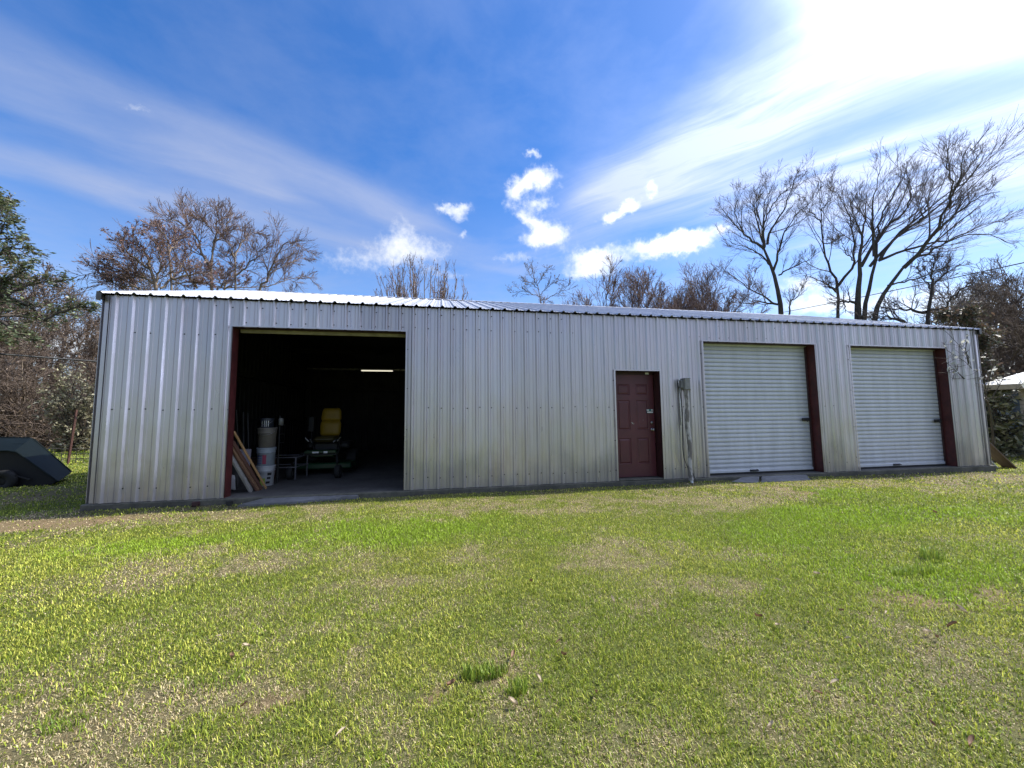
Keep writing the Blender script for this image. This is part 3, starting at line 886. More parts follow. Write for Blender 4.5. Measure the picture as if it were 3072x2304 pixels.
def conduit():
    # weatherproof box on a grey-white sleeve with loose black cable, fixed to the wall
    t = empty('electrical_riser', (9.84, -.10, -.14))
    tag(t, 'grey electrical box on a peeling conduit post against the ribbed wall', 'electrical box')
    o0 = np.array((9.84, -.10, -.14))
    def sub(mb, name, mats):
        o = mb.build(name, mats, t); o.matrix_parent_inverse = Matrix.Translation(-Vector(o0)); return o
    q = MB(); q.bbox(9.79, 9.86, -.12, -.028, 1.79, 1.95, .006); q.bbox(9.825, 9.945, -.18, -.05, 1.755, 1.975, .008)
    q.bbox(9.82, 9.95, -.185, -.045, 1.975, 1.985, .003)
    sub(q, 'meter_box', M_GREYPL)
    m, w = new_mat('peeling_conduit_paint')
    g = w.n('ShaderNodeNewGeometry').outputs['Position']
    n1, _ = w.noise(w.mapping(g, scale=(1, 1, .3)), 16, 5, .6); 
    c = w.mix(w.rng(n1, .47, .55), (.15, .135, .125), (.40, .385, .37)); finish(w, c, .7, 0, n1, .4, .01)
    q = MB(); rs = random.Random(2)
    zs = np.linspace(1.78, -.02, 15)
    q.tube([(9.875+.012*math.sin(i*.9)+.0015*i, -.125+.004*math.cos(i), z) for i, z in enumerate(zs)], [.040+.006*rs.random() for _ in zs], 12)
    sub(q, 'post_sleeve', m)
    q = MB(); q.tube([(9.90, -.125, -.01), (9.905, -.14, -.08), (9.91, -.15, -.16)], [.030, .024, .022], 10); sub(q, 'pipe_stub', M_WHITE)
    q = MB(); pts = [(9.79, -.08, 1.93), (9.755, -.06, 1.96), (9.745, -.05, 1.90), (9.77, -.06, 1.80), (9.80, -.075, 1.5), (9.81, -.08, 1.3), (9.78, -.09, 1.1), (9.765, -.10, .85),
                     (9.76, -.10, .6), (9.775, -.10, .42), (9.83, -.11, .25), (9.86, -.13, .15)]
    q.tube(pts, .007, 6); q.tube([(9.765, -.045, 1.90), (9.77, -.045, 1.5), (9.78, -.045, 1.05)], .006, 6)
    q.tube([(9.93, -.14, .12), (9.96, -.15, .02), (9.985, -.17, -.1)], .006, 6)
    sub(q, 'black_cable', M_BLACK)
conduit()

def ramps():
    def flag(name, pts, th, label):
        mb = MB(); n = len(pts)
        rs = random.Random(len(name)+n)
        top = []; 
        for i in range(n):       # subdivide the edge so it reads as broken concrete
            a = np.array(pts[i]); b = np.array(pts[(i+1) % n])
            m = max(2, int(np.linalg.norm(b-a)/.08))
            for k in range(m):
                p = a+(b-a)*k/m; top.append(p+np.array([rs.uniform(-.008, .008), rs.uniform(-.008, .008), 0]))
        N = len(top); c = sum(top)/N
        vs = [tuple(c)]+[tuple(c+(p-c)*.97) for p in top]+[tuple(p-np.array([0, 0, .012])) for p in top]+[tuple(p-np.array([0, 0, th])) for p in top]
        fs = [(0, 1+i, 1+(i+1) % N) for i in range(N)]
        fs += [(1+i, 1+N+i, 1+N+(i+1) % N, 1+(i+1) % N) for i in range(N)]
        fs += [(1+N+i, 1+2*N+i, 1+2*N+(i+1) % N, 1+N+(i+1) % N) for i in range(N)]
        mb.add(vs, fs); o = mb.build(name, M_FLAG); tag(o, label, 'ramp'); return o
    flag('concrete_apron', [(1.99, -.27, -.058), (2.7, -.25, -.056), (3.3, -.17, -.045), (3.70, -.075, -.032), (3.72, -.052, -.026), (2.25, -.052, -.016)], .12,
         'pale grey sloping apron slab at the threshold of the open bay')
    flag('concrete_flag', [(10.69, -.25, -.055), (10.9, -.37, -.058), (11.14, -.42, -.06), (11.50, -.052, -.014), (11.10, -.052, -.016)], .1,
         'small broken concrete slab with rounded end below first roll-up door')
    flag('concrete_flag', [(11.20, -.41, -.06), (12.36, -.41, -.06), (12.66, -.052, -.018), (11.56, -.052, -.012)], .1,
         'long flat concrete slab below first roll-up door, right of the broken one')
ramps()

q = MB(); q.bbox(-.045, .045, -.03, .03, 0, .07, .006); o = q.build('red_block', M_DRED, None, (1.33, -.10, -.085)); o.rotation_euler = (0, 0, R(8))
tag(o, 'small dull red block against the slab left of the open bay', 'block')
q = MB(); q.bbox(-.04, .04, -.03, .03, 0, .075, .006); o = q.build('dark_block', M_BLACK, None, (1.80, -.11, -.10)); o.rotation_euler = (0, 0, R(-14))
tag(o, 'small black block at the left foot of the open bay', 'block')
# ------------------------------------------------------------------ things in the open bay
def bucket(name, x, y, z, r0, r1, h, mat, label, grp, extra=None, cat='bucket'):
    t = empty(name, (x, y, z)); tag(t, label, cat, grp)
    q = MB(); k = h
    q.lathe([(0, .002), (r0-.004, .002), (r0, .008), (r0+(r1-r0)*.72, k*.72), (r0+(r1-r0)*.74+.007, k*.74), (r0+(r1-r0)*.74+.007, k*.765), (r0+(r1-r0)*.8, k*.78),
             (r0+(r1-r0)*.85+.008, k*.86), (r0+(r1-r0)*.86+.008, k*.88), (r1, k*.9), (r1+.009, k*.94), (r1+.009, k), (r1-.006, k), (r1-.008, k*.96), (0, k*.95)], 28)
    q.build('body', mat, t)
    q = MB(); q.tube([(r1*math.cos(a)*1.04, -abs(r1*1.06*math.sin(a)) if False else r1*1.05*math.sin(a)*-1, k*.9-.10*math.sin(a)) for a in np.linspace(0, math.pi, 13)], .003, 5)
    q.build('bail_handle', M_STEEL, t)
    if extra: extra(t)
    return t
def wrap(t, a0, a1, r0, r1, z0, z1, mat, name='printed_band', eps=.0015):
    q = MB(); n = 10; vs = []
    for i in range(n+1):
        a = R(a0+(a1-a0)*i/n)
        vs += [((r0+eps)*math.cos(a), (r0+eps)*math.sin(a), z0), ((r1+eps)*math.cos(a), (r1+eps)*math.sin(a), z1)]
    q.add(vs, [(2*i, 2*i+2, 2*i+3, 2*i+1) for i in range(n)], 0, True); q.build(name, mat, t)
bx, by = 1.80, 1.15
P_BLUE = simple('blue_print', (.10, .12, .30), .5); P_RED = simple('crimson_print', (.32, .04, .09), .5); P_GREEN = simple('yellow_green_print', (.30, .40, .06), .5)
def ex1(t):
    wrap(t, -150, -104, .143, .149, .04, .20, M_BLACK, 'dark_label'); wrap(t, -104, -70, .142, .147, .02, .15, P_GREEN, 'green_label')
    wrap(t, -66, -40, .143, .1475, .05, .09, M_BLACK, 'black_print'); wrap(t, -60, -36, .147, .1495, .13, .17, M_BLACK, 'black_print'); wrap(t, -58, -30, .149, .153, .20, .25, M_BLACK, 'black_print')
def ex2(t):
    wrap(t, -92, -68, .1445, .150, .06, .235, P_RED, 'red_label')
    for k in range(4): wrap(t, -135, -98, .1435+k*.0017, .1442+k*.0017, .07+k*.042, .088+k*.042, P_BLUE, 'blue_print')
G_B = 'buckets stacked inside the open bay'
bucket('plastic_bucket', bx, by, 0.0, .135, .152, .375, simple('white_pail_plastic', (.42, .43, .44), .45), 'white bucket with green and black print on the floor, bottom of the stack', G_B, ex1)
bucket('plastic_bucket', bx-.005, by+.005, .352, .140, .155, .36, simple('pale_blue_plastic', (.28, .32, .36), .45), 'pale bucket with a red label, second from the floor', G_B, ex2)
bucket('plastic_bucket', bx+.0, by, .69, .140, .158, .40, simple('tan_plastic', (.15, .135, .115), .5), 'plain tan bucket under the small dark paint pail', G_B)
def ex4(t):
    for a in (-120, -96, -80, -62): wrap(t, a, a+6, .107, .107, .03, .165, M_WHITE, 'paint_run', .002)
bucket('paint_pail', bx-.01, by, 1.075, .106, .108, .195, simple('navy_pail', (.03, .035, .05), .4), 'small dark paint pail with white drips, top of the stack', G_B, ex4, 'pail')
def spray():
    for (x, y, z, h, lab) in ((1.93, 1.36, .0, 1.12, None),):
        t = empty('upright_rack_post', (x, y, 0)); tag(t, 'slim post with jutting pegs right behind the bucket stack', 'post')
        q = MB(); q.tube([(0, 0, 0), (0, 0, 1.32)], .016, 8); q.build('pole', M_BLACK, t)
        for z in (.78, .95, 1.12):
            q = MB(); q.tube([(0, 0, z), (.10, -.03, z+.01)], .012, 6); q.build('peg', M_BLACK, t)
        q = MB(); q.lathe([(0, 0), (.045, 0), (.045, .12), (.03, .14), (.0, .14)], 14, c=(.03, -.02, 1.13)); q.build('canister', M_GREYPL, t)
spray()

def wood(name, a, b):
    m, w = new_mat(name); g = w.n('ShaderNodeTexCoord').outputs['Object']
    n1, _ = w.noise(w.mapping(g, scale=(1, 1, .08)), 40, 5, .6); finish(w, w.mix(w.rng(n1, .35, .65), a, b), .75, 0, n1, .2, .003); return m
W1 = wood('raw_pine', (.42, .25, .11), (.32, .18, .07)); W2 = wood('brown_stained_wood', (.11, .05, .028), (.07, .03, .02)); W3 = wood('grey_painted_wood', (.26, .25, .23), (.17, .16, .14)); W4 = wood('tan_wood', (.20, .11, .055), (.14, .075, .04))
def plank(name, foot, top, wd, th, mat, label, grp=None, cat='board', side=(0, 1, 0)):
    foot = Vector(foot); top = Vector(top); L = (top-foot).length; zax = (top-foot).normalized()
    yv = Vector(side); yv = (yv-zax*yv.dot(zax)).normalized(); xv = yv.cross(zax)
    M_ = Matrix((xv, yv, zax)).transposed().to_4x4(); M_.translation = foot
    q = MB(); q.bbox(-th/2, th/2, -wd/2, wd/2, 0, L, min(.003, th*.2)); o = q.build(name, mat); o.matrix_world = M_
    tag(o, label, cat, grp); return o
M_ROD = simple('dull_rod', (.10, .10, .10), .6)
GB = 'boards leaning inside the left jamb of the open bay'
plank('leaning_board', (1.985, .735, .01), (1.635, .27, 1.05), .045, .022, W1, 'thin raw pine strip, tallest and rightmost of the leaning boards', GB)
plank('leaning_board', (1.94, .67, .01), (1.63, .26, .88), .09, .02, W2, 'dark red-brown board just left of the tall pine strip', GB)
plank('leaning_board', (1.92, .61, .01), (1.63, .25, .80), .09, .02, W4, 'tan board in the middle of the leaning boards', GB)
plank('leaning_board', (1.90, .56, .01), (1.63, .25, .75), .05, .02, W2, 'narrow brown batten behind the grey painted plank', GB)
plank('leaning_board', (1.85, .50, .01), (1.625, .24, .66), .14, .03, W3, 'wide grey painted plank, leftmost of the leaning boards', GB)
plank('white_panel', (1.46, .72, .01), (1.40, .80, .26), .14, .012, M_WHITE, 'small white panel standing just inside the left jamb', None, 'panel')
q = MB(); q.bbox(-.15, .15, -.2, .2, 0, .40, .01); q.box(-.155, .155, -.205, .205, .40, .425); o = q.build('storage_tote', simple('grey_tote', (.07, .07, .07), .5), None, (1.32, 1.05, 0)); tag(o, 'grey storage tote behind the leaning boards', 'box')
q = MB(); q.bbox(-.10, .10, -.01, .01, 0, .34, .004); o = q.build('pale_carton', simple('pale_card', (.28, .25, .29), .8), None, (1.48, 1.0, .36)); o.rotation_euler = (R(-10), 0, R(10)); tag(o, 'pale carton sheet showing between the leaning boards', 'carton')
q = MB(); q.bbox(-.28, .28, -.3, .3, 0, .43, .01); q.bbox(-.33, .33, -.33, .33, .43, .46, .005); o = q.build('low_bench', W2, None, (1.40, 1.62, 0)); tag(o, 'low dark wooden bench behind the bucket stack', 'bench')
for i, (x0, y0, x1, y1, h, lab) in enumerate([(.74, 2.5, .54, 2.65, 1.45, 'leftmost thin grey rod on the bay side wall'), (.83, 2.5, .66, 2.7, 1.40, 'second thin rod on the bay side wall'),
                                    (.93, 2.5, .73, 2.75, 1.38, 'rightmost rod on the bay side wall, leaning most')]):
    q = MB(); q.tube([(0, 0, 0), (x1-x0, y1-y0, h)], .016, 6); o = q.build('thin_rod', M_ROD, None, (x0, y0, .015)); tag(o, lab, 'rod', 'rods leaning at the left of the open bay')
def rack():
    t = empty('metal_stand', (1.9, 2.0, 0)); tag(t, 'low square-tube metal stand between buckets and mower', 'stand')
    mw = simple('grey_tube_steel', (.16, .16, .18), .4, .3); L, W_ = .62, .55; h = .46
    fr = MB()
    for z in (h, h-.20):
        for y in (0, W_): fr.box(-L/2, L/2+.02, y-.01, y+.01, z-.01, z+.01)
        for x in (-L/2, L/2): fr.box(x-.01, x+.01, .01, W_-.01, z-.0095, z+.0095)
    fr.build('frame', mw, t)
    for x in (-L/2, L/2):
        for y in (0, W_):
            q = MB(); q.box(x-.0115, x+.0115, y-.0115, y+.0115, 0, h+.012); q.build('leg', mw, t)
    t.location = (1.83, 1.72, 0); t.rotation_euler = (0, 0, R(-5))
rack()
def mower():
    X, Y = 2.48, 2.75
    t = empty('zero_turn_mower', (X, Y, 0)); tag(t, 'green ride-on mower with high yellow seat parked in the open bay', 'mower')
    GR = simple('mower_green', (.006, .035, .012), .35, 0, .2); YE = simple('mower_yellow', (.28, .17, .006), .55, 0, .15)
    DK = simple('mower_dark_steel', (.012, .012, .012), .6); RB = simple('tyre_rubber', (.010, .010, .010), .8)
    # seat: cushion and two-lobed backrest
    q = MB()
    def pad(cx, w0, w1, z0, z1, y0, th, lean):
        n, m = 14, 10; vs = []; fs = []
        for s in (0, 1):
            for j in range(m+1):
                v_ = j/m; zz = z0+(z1-z0)*v_
                for i in range(n+1):
                    u = i/n*2-1
                    # rounded rectangle outline
                    wv = (w0+(w1-w0)*v_)*(1-.28*max(0, abs(2*v_-1)-.55)**1.6*2.2)
                    bul = (1-abs(u)**4)*(1-abs(2*v_-1)**6)
                    vs.append((cx+u*wv, y0+lean*(zz-z0)+(1 if s else -1)*th*(.25+.75*bul)*.5, zz))
        for s in (0, 1):
            b0 = s*(n+1)*(m+1)
            for j in range(m):
                for i in range(n):
                    a = b0+j*(n+1)+i; f = (a, a+1, a+n+2, a+n+1); fs.append(f if not s else f[::-1])
        N = (n+1)*(m+1); rim = [i for i in range(n)]+[j*(n+1)+n for j in range(m)]+[m*(n+1)+i for i in range(n, 0, -1)]+[j*(n+1) for j in range(m, 0, -1)]
        for a, b in zip(rim, rim[1:]+rim[:1]): fs.append((b, a, N+a, N+b))
        q.add(vs, fs, 0, True)
    pad(0, .225, .235, .84, 1.20, .10, .14, .14); pad(0, .235, .20, 1.19, 1.50, .155, .12, .16)
    q.build('seat_back', YE, t)
    q = MB(); q.bbox(-.23, .23, -.40, .12, .72, .845, .05); q.build('seat_cushion', simple('seat_vinyl_dark', (.05, .04, .01), .5), t)
    # body, fender and front frame
    q = MB(); q.bbox(-.28, .28, -.2, .75, .42, .72, .05); q.bbox(-.46, -.22, -.05, .62, .55, .70, .04); q.bbox(.22, .46, -.05, .62, .55, .70, .04); q.build('rear_body', DK, t)
    q = MB(); q.bbox(-.33, .33, -.64, -.46, .455, .565, .02); q.bbox(-.24, .24, -.5, -.2, .40, .52, .02); q.build('front_cowl', GR, t)
    q = MB(); q.box(-.16, -.03, -.6425, -.641, .50, .535); q.build('white_decal', M_WHITE, t); q = MB(); q.box(.07, .15, -.6425, -.641, .495, .54); q.build('white_decal', M_WHITE, t)
    q = MB(); q.tube([(-.36, -.62, .5), (-.40, -.85, .38), (-.44, -.95, .30)], .03, 8); q.tube([(.36, -.62, .5), (.40, -.85, .38), (.44, -.95, .30)], .03, 8)
    q.box(-.36, .36, -.64, -.58, .46, .50); q.build('caster_arms', DK, t)
    for x in (-.46, .46):
        w_ = MB(); Mx = Matrix.Translation((x, -.98, .14)) @ Matrix.Rotation(R(90), 4, 'Y')
        w_.lathe([(.06, -.05), (.12, -.055), (.14, -.04), (.14, .04), (.12, .055), (.06, .05), (.06, -.05)], 20, M=Mx); wo = w_.build('front_wheel', RB, t)
        r_ = MB(); r_.lathe([(0, -.03), (.058, -.045), (.058, .045), (0, .03)], 16, M=Mx); r_.build('rim', M_STEEL, wo)
    for x in (-.45, .45):
        w_ = MB(); Mx = Matrix.Translation((x, .45, .25)) @ Matrix.Rotation(R(90), 4, 'Y')
        w_.lathe([(.12, -.10), (.22, -.12), (.25, -.09), (.25, .09), (.22, .12), (.12, .10), (.12, -.10)], 24, M=Mx); wo = w_.build('rear_wheel', RB, t)
        r_ = MB(); r_.lathe([(0, -.05), (.118, -.08), (.118, .08), (0, .05)], 20, M=Mx); r_.build('rim', YE, wo)
    q = MB(); q.bbox(-.58, .62, -.5, .12, .13, .27, .03); q.build('cutting_deck', GR, t)
    for s in (-1, 1):
        q = MB(); q.tube([(s*.27, -.15, .55), (s*.30, -.25, .74), (s*.27, -.45, .79), (s*.22, -.47, .72)], .014, 8); q.tube([(s*.30, -.45, .745), (s*.37, -.46, .83)], .012, 8, 0); q.build('drive_lever', M_STEEL, t)
    q = MB(); q.bbox(-.46, -.34, .0, .12, .95, 1.30, .01); q.tube([(-.40, .06, .68), (-.40, .06, .96)], .015, 6); q.build('side_canister', DK, t)
mower()
def fixture():
    a = atY(640+1190/2.6766, 940+460/2.6766, 7.6); b = atY(640+1440/2.6766, 940+460/2.6766, 7.6)
    t = empty('strip_light', (a[0], 7.6, a[2])); tag(t, 'lit twin-tube strip light hanging at the back of the open bay', 'strip light')
    L = b[0]-a[0]
    m, w = new_mat('lit_tube'); e = w.n('ShaderNodeEmission'); e.inputs[0].default_value = (1, .93, .72, 1); e.inputs[1].default_value = 0.62
    o = w.n('ShaderNodeOutputMaterial'); w.nt.links.new(e.outputs[0], o.inputs[0])
    q = MB(); q.bbox(-.02, L+.02, -.06, .06, .03, .07, .005); q.build('housing', M_GREYPL, t)
    for k, y in enumerate((-.045, .045)):
        q = MB(); q.tube([(0, y, .0), (L, y, .0)], .016, 8); q.build('tube', m, t)
    q = MB(); q.tube([(L+.05, 0, .05), (L+.05, 0, 1.25)], .006, 5); q.tube([(L+.05, 0, .05), (L-.02, 0, .05)], .006, 5); q.build('hanging_cord', M_GREYPL, t)
fixture()
def heap():
    # covered heap standing along the back right of the bay
    n, m = 40, 16; V = []; 
    for i in range(n+1):
        for j in range(m+1):
            x = 3.9+i/n*3.2; y = 5.6+j/m*2.0
            e = min(1, 4*min(i, n-i)/n)*min(1, 3*min(j, m-j)/m)
            V.append((x, y, e*(.75+.5*float(vnoise(x, y, .45, 4))+.15*float(vnoise(x, y, .15, 6)))))
    q = MB(); q.add(V, [(i*(m+1)+j, (i+1)*(m+1)+j, (i+1)*(m+1)+j+1, i*(m+1)+j+1) for i in range(n) for j in range(m)], 0, True)
    o = q.build('dark_tarped_heap', simple('dark_tarp', (.018, .018, .018), .8)); tag(o, 'dark indistinct heap at the back right of the open bay', 'heap')
heap()

# ------------------------------------------------------------------ yard things
def cart():
    """dark green-black loader bucket / tub seen from the side, in the building shade"""
    X, Y = -3.95, 3.2
    t = empty('dump_cart', (X, Y, -.15)); tag(t, 'dark green-black dump cart with wedge-shaped tub at the left edge', 'dump cart')
    T = simple('dark_green_tub_paint', (.0035, .0070, .0072), .55, 0, .3, 4, spec=.12); K = simple('black_underframe_shade', (.003, .003, .003), .85)
    y0, y1 = -.45, .45
    A0, A1 = (-1.25, y1, 1.05), (-.13, y1, 1.03); B0, B1 = (-1.25, y0, .82), (.37, y0, .80)
    C, D_ = (.68, y1, .24), (1.16, y0, .15); E_, F_ = (.45, y1, .03), (.95, y0, .02)
    def L(p, q, t): return tuple(a+(b-a)*t for a, b in zip(p, q))
    q = MB()
    def plate(a, b, c, d, n=6, bulge=.02):
        vs = []
        for i in range(n+1):
            for j in range(n+1):
                u, v = i/n, j/n; p = L(L(a, b, u), L(d, c, u), v)
                vs.append((p[0], p[1], p[2]+bulge*math.sin(math.pi*u)*math.sin(math.pi*v)))
        q.add(vs, [(i*(n+1)+j, (i+1)*(n+1)+j, (i+1)*(n+1)+j+1, i*(n+1)+j+1) for i in range(n) for j in range(n)], 0, True)
    plate(A0, A1, B1, B0); plate(A1, C, D_, B1); plate(C, E_, F_, D_, 3, 0)
    q.add([A0, A1, C, E_, (-1.25, y1, .03)], [(0, 1, 2, 3, 4)])
    q.tube([B0, L(B0, B1, .93), L(B1, D_, .05), L(B1, D_, .5), D_], .018, 8); q.tube([A0, L(A0, A1, .95), L(A1, C, .05), C], .018, 8); q.tube([C, L(C, D_, .5), D_], .014, 8)
    q.tube([L(A0, B0, .5), L(A1, B1, .5)], .010, 6)
    q.build('tub', T, t)
    q = MB(); q.add([(-1.25, y0+.03, .80), (.36, y0+.03, .78), (1.12, y0+.03, .15), (.95, y0+.03, .03), (-1.25, y0+.03, .03)], [(0, 4, 3, 2, 1)]); q.bbox(-1.2, .25, y0+.06, y1-.1, .0, .5, .03)  # near-black panel fills the open recess, its shade put into the colour
    q.tube([(-1.0, y0-.02, .40), (.2, y0-.02, .38), (.7, y0-.02, .2)], .02, 8); q.build('underframe_recess_shade', K, t)
    for x in (.30, -1.0):
        w_ = MB(); Mx = Matrix.Translation((x, y0-.07, .20)) @ Matrix.Rotation(R(90), 4, 'X')
        w_.lathe([(.08, -.05), (.18, -.06), (.22, -.03), (.22, .03), (.18, .06), (.08, .05), (.08, -.05)], 22, M=Mx); wo = w_.build('wheel', K, t)
        r_ = MB(); r_.lathe([(0, .02), (.078, .035), (.078, -.035), (0, -.02)], 16, M=Mx); r_.build('hub', K, wo)
cart()
def fence():
    y = 7.9; x0, x1 = -11.5, -.3; zg = -.15; H_ = .52
    wr = simple('rusty_wire', (.10, .085, .07), .7, .3)
    t = empty('wire_fence', ((x0+x1)/2, y, zg)); tag(t, 'low rusty welded-wire fence in the grass left of the building', 'fence')
    q = MB(); L = x1-x0
    for k in range(int(L/.2)+1):
        x = -L/2+k*.2; q.tube([(x, .012*math.sin(k*1.7), 0), (x+.01*math.sin(k), 0, H_)], .010, 4, cap=False)
    for k in range(4):
        z = .02+k*(H_-.03)/3; q.tube([(-L/2+i*L/24, 0, z+.012*math.sin(i*1.3+k)) for i in range(25)], .010, 4, cap=False)
    q.build('wire_mesh', wr, t)
    a = np.array((-6.35, 7.45, -.2)); b = atY(231, 1229, 7.45)
    q = MB(); v = b-a
    q.box(-.032, .032, -.004, .004, 0, float(np.linalg.norm(v)));  q.box(-.004, .004, .004, .05, 0, float(np.linalg.norm(v)))
    for k in range(20): q.box(-.008, .008, -.014, -.004, .35+k*.06, .37+k*.06)
    o = q.build('steel_fence_post', simple('rusty_post', (.075, .030, .022), .8), None, tuple(a))
    o.rotation_euler = Vector(v).to_track_quat('Z', 'Y').to_euler(); tag(o, 'leaning rusty steel T-post beside the low wire fence', 'fence post')
fence()
def cables():
    def cab(a, b, sag, r_, name, label):
        a = np.array(a); b = np.array(b); n = 24
        pts = [a+(b-a)*i/n-np.array([0, 0, sag*4*(i/n)*(1-i/n)]) for i in range(n+1)]
        q = MB(); q.tube(pts, r_, 5); o = q.build(name, M_BLACK); tag(o, label, 'cable')
    p = atR(0, 1062, 16); q_ = atR(288, 1084, 17); d = q_-p
    cab(p-d*1.6, q_+d*3.0, .0, .024, 'overhead_cable', 'black cable crossing in front of the bare woods on the left')
    p = atR(3072, 783, 26); q_ = atR(2700, 862, 31); d = q_-p
    cab(p-d*.8, q_+d*2.2, .1, .024, 'overhead_cable', 'black overhead wire rising to the right past the bare trees')
cables()
def outbuilding():
    C0 = np.array([22.8, 1.9]); u = np.array([.50, -.866]); v = np.array([.83, .557])
    t = empty('small_house', (C0[0], C0[1], -.15)); tag(t, 'small beige house with pale metal hip roof behind the shrub at right', 'house')
    Lu, Lv, H_ = 6.0, 7.0, 2.25
    def P(a, b, z): return (u[0]*a+v[0]*b, u[1]*a+v[1]*b, z)
    sid = simple('beige_siding', (.45, .385, .33), .7, 0, .15, 3); blu = simple('shaded_siding_blue', (.11, .14, .19), .6); 
    q = MB(); q.add([P(0, 0, 0), P(Lu, 0, 0), P(Lu, 0, H_), P(0, 0, H_)], [(0, 1, 2, 3)])
    for k in range(11): 
        z = .2*k+.02; q.add([P(0, -.004, z), P(Lu, -.004, z), P(Lu, -.016, z+.012), P(0, -.016, z+.012)], [(0, 1, 2, 3)])
    q.add([P(Lu, 0, 0), P(Lu, Lv, 0), P(Lu, Lv, H_), P(Lu, 0, H_)], [(0, 1, 2, 3)]); q.add([P(0, Lv, 0), P(Lu, Lv, 0), P(Lu, Lv, H_), P(0, Lv, H_)], [(0, 3, 2, 1)])
    q.build('front_wall', sid, t)
    q = MB(); q.add([P(0, 0, 0), P(0, Lv, 0), P(0, Lv, H_), P(0, 0, H_)], [(0, 3, 2, 1)]); q.add([P(-.12, -.02, 0), P(.02, -.03, 0), P(.02, -.03, H_), P(-.12, -.02, H_)], [(0, 1, 2, 3)]); q.build('side_wall', blu, t)  # side wall turned from the sun, its shade painted in as slate blue
    e = .85; z0 = H_; hr = 1.45
    q = MB(); A = [P(-e, -e*.7, z0), P(Lu+e, -e*.7, z0), P(Lu+e, Lv+e, z0), P(-e, Lv+e, z0), P(Lu/2, Lu/2-e*.2, z0+hr), P(Lu/2, Lv-Lu/2+e, z0+hr)]
    q.add(A, [(0, 1, 4), (1, 2, 5, 4), (2, 3, 5), (3, 0, 4, 5)])
    for k in range(18):    # standing seams
        a = -e+(Lu+2*e)*k/17; f = 1-abs(a-Lu/2)/(Lu/2+e)
        q.add([P(a-.01, -e*.7, z0+.02), P(a+.01, -e*.7, z0+.02), P(a+.01, -e*.7+f*(Lu/2+e*.5), z0+hr*f+.02), P(a-.01, -e*.7+f*(Lu/2+e*.5), z0+hr*f+.02)], [(0, 1, 2, 3)])
    q.build('roof', simple('pale_metal_roof', (.26, .265, .275), .45, .2, .1, 3), t)
    q = MB()
    q.add([P(-e, -e*.7, z0), P(Lu+e, -e*.7, z0), P(Lu+e, -e*.7, z0-.16), P(-e, -e*.7, z0-.16)], [(0, 1, 2, 3)]); q.add([P(-e, -e*.7, z0), P(-e, Lv+e, z0), P(-e, Lv+e, z0-.16), P(-e, -e*.7, z0-.16)], [(0, 1, 2, 3)])
    q.add([P(-e, -e*.7, z0-.15), P(Lu+e, -e*.7, z0-.15), P(Lu+e, Lv+e, z0-.15), P(-e, Lv+e, z0-.15)], [(0, 1, 2, 3)])
    q.build('eave_board', simple('tan_eave', (.36, .30, .20), .7), t)
outbuilding()
plank('leaning_plank', (19.02, .28, -.14), (17.88, .62, 1.25), .30, .03, wood('weathered_brown_plank', (.15, .10, .065), (.08, .055, .04)), 'broad weathered brown plank leaning on the right end wall', 'planks leaning on the right end wall', 'plank', side=(.2, 1, 0))
plank('leaning_plank', (18.72, .42, -.14), (17.88, .62, .95), .22, .025, simple('bleached_plank', (.62, .60, .55), .8), 'bleached white plank behind the broad brown plank', 'planks leaning on the right end wall', 'plank', side=(.2, 1, 0))

exec_trees = True
# ------------------------------------------------------------------ trees
def norm(a): return a/np.maximum(np.linalg.norm(a, axis=-1, keepdims=True), 1e-9)
def tubes_np(P, rad, k):
    """P (N,S,3), rad (N,S) -> verts, quads"""
    N, S, _ = P.shape
    T = np.empty_like(P); T[:, 1:-1] = P[:, 2:]-P[:, :-2]; T[:, 0] = P[:, 1]-P[:, 0]; T[:, -1] = P[:, -1]-P[:, -2]
    T = norm(T)
    ref = np.where(np.abs(T[:, :1, 2:3]) < .85, np.array([0, 0, 1.0]), np.array([1.0, 0, 0]))
    ref = np.broadcast_to(ref, P.shape)
    U = norm(np.cross(T, ref)); W = np.cross(T, U)
    an = np.arange(k)*2*np.pi/k
    V = P[:, :, None, :]+rad[:, :, None, None]*(U[:, :, None, :]*np.cos(an)[None, None, :, None]+W[:, :, None, :]*np.sin(an)[None, None, :, None])
    I = np.arange(N*S*k).reshape(N, S, k); J = np.roll(I, -1, axis=2)
    Q = np.stack([I[:, :-1], J[:, :-1], J[:, 1:], I[:, 1:]], -1).reshape(-1, 4)
    return V.reshape(-1, 3), Q
class Acc:
    def __init__(s): s.V = []; s.Q = []; s.T = []; s.C = []; s.n = 0
    def tubes(s, P, rad, k):
        V, Q = tubes_np(P, rad, k); s.V.append(V); s.Q.append(Q+s.n); s.n += len(V)
    def quads(s, V4, col):
        N = len(V4); s.V.append(V4.reshape(-1, 3)); s.Q.append(np.arange(N*4).reshape(N, 4)+s.n); s.n += N*4
        s.C.append(np.repeat(col, 4, axis=0))
    def mesh(s, name, mat, cols=False, smooth=True):
        return np_mesh(name, np.concatenate(s.V), np.concatenate(s.Q), None, [mat], np.concatenate(s.C) if cols else None, smooth)
def resample(pts, S):
    pts = np.array(pts, float); d = np.concatenate([[0], np.cumsum(np.linalg.norm(np.diff(pts, axis=0), axis=1))])
    t = np.linspace(0, d[-1], S); return np.stack([np.interp(t, d, pts[:, i]) for i in range(3)], 1), d[-1]
def smooth_pts(P):
    P = P.copy()
    for _ in range(2): P[1:-1] = .25*P[:-2]+.5*P[1:-1]+.25*P[2:]
    return P
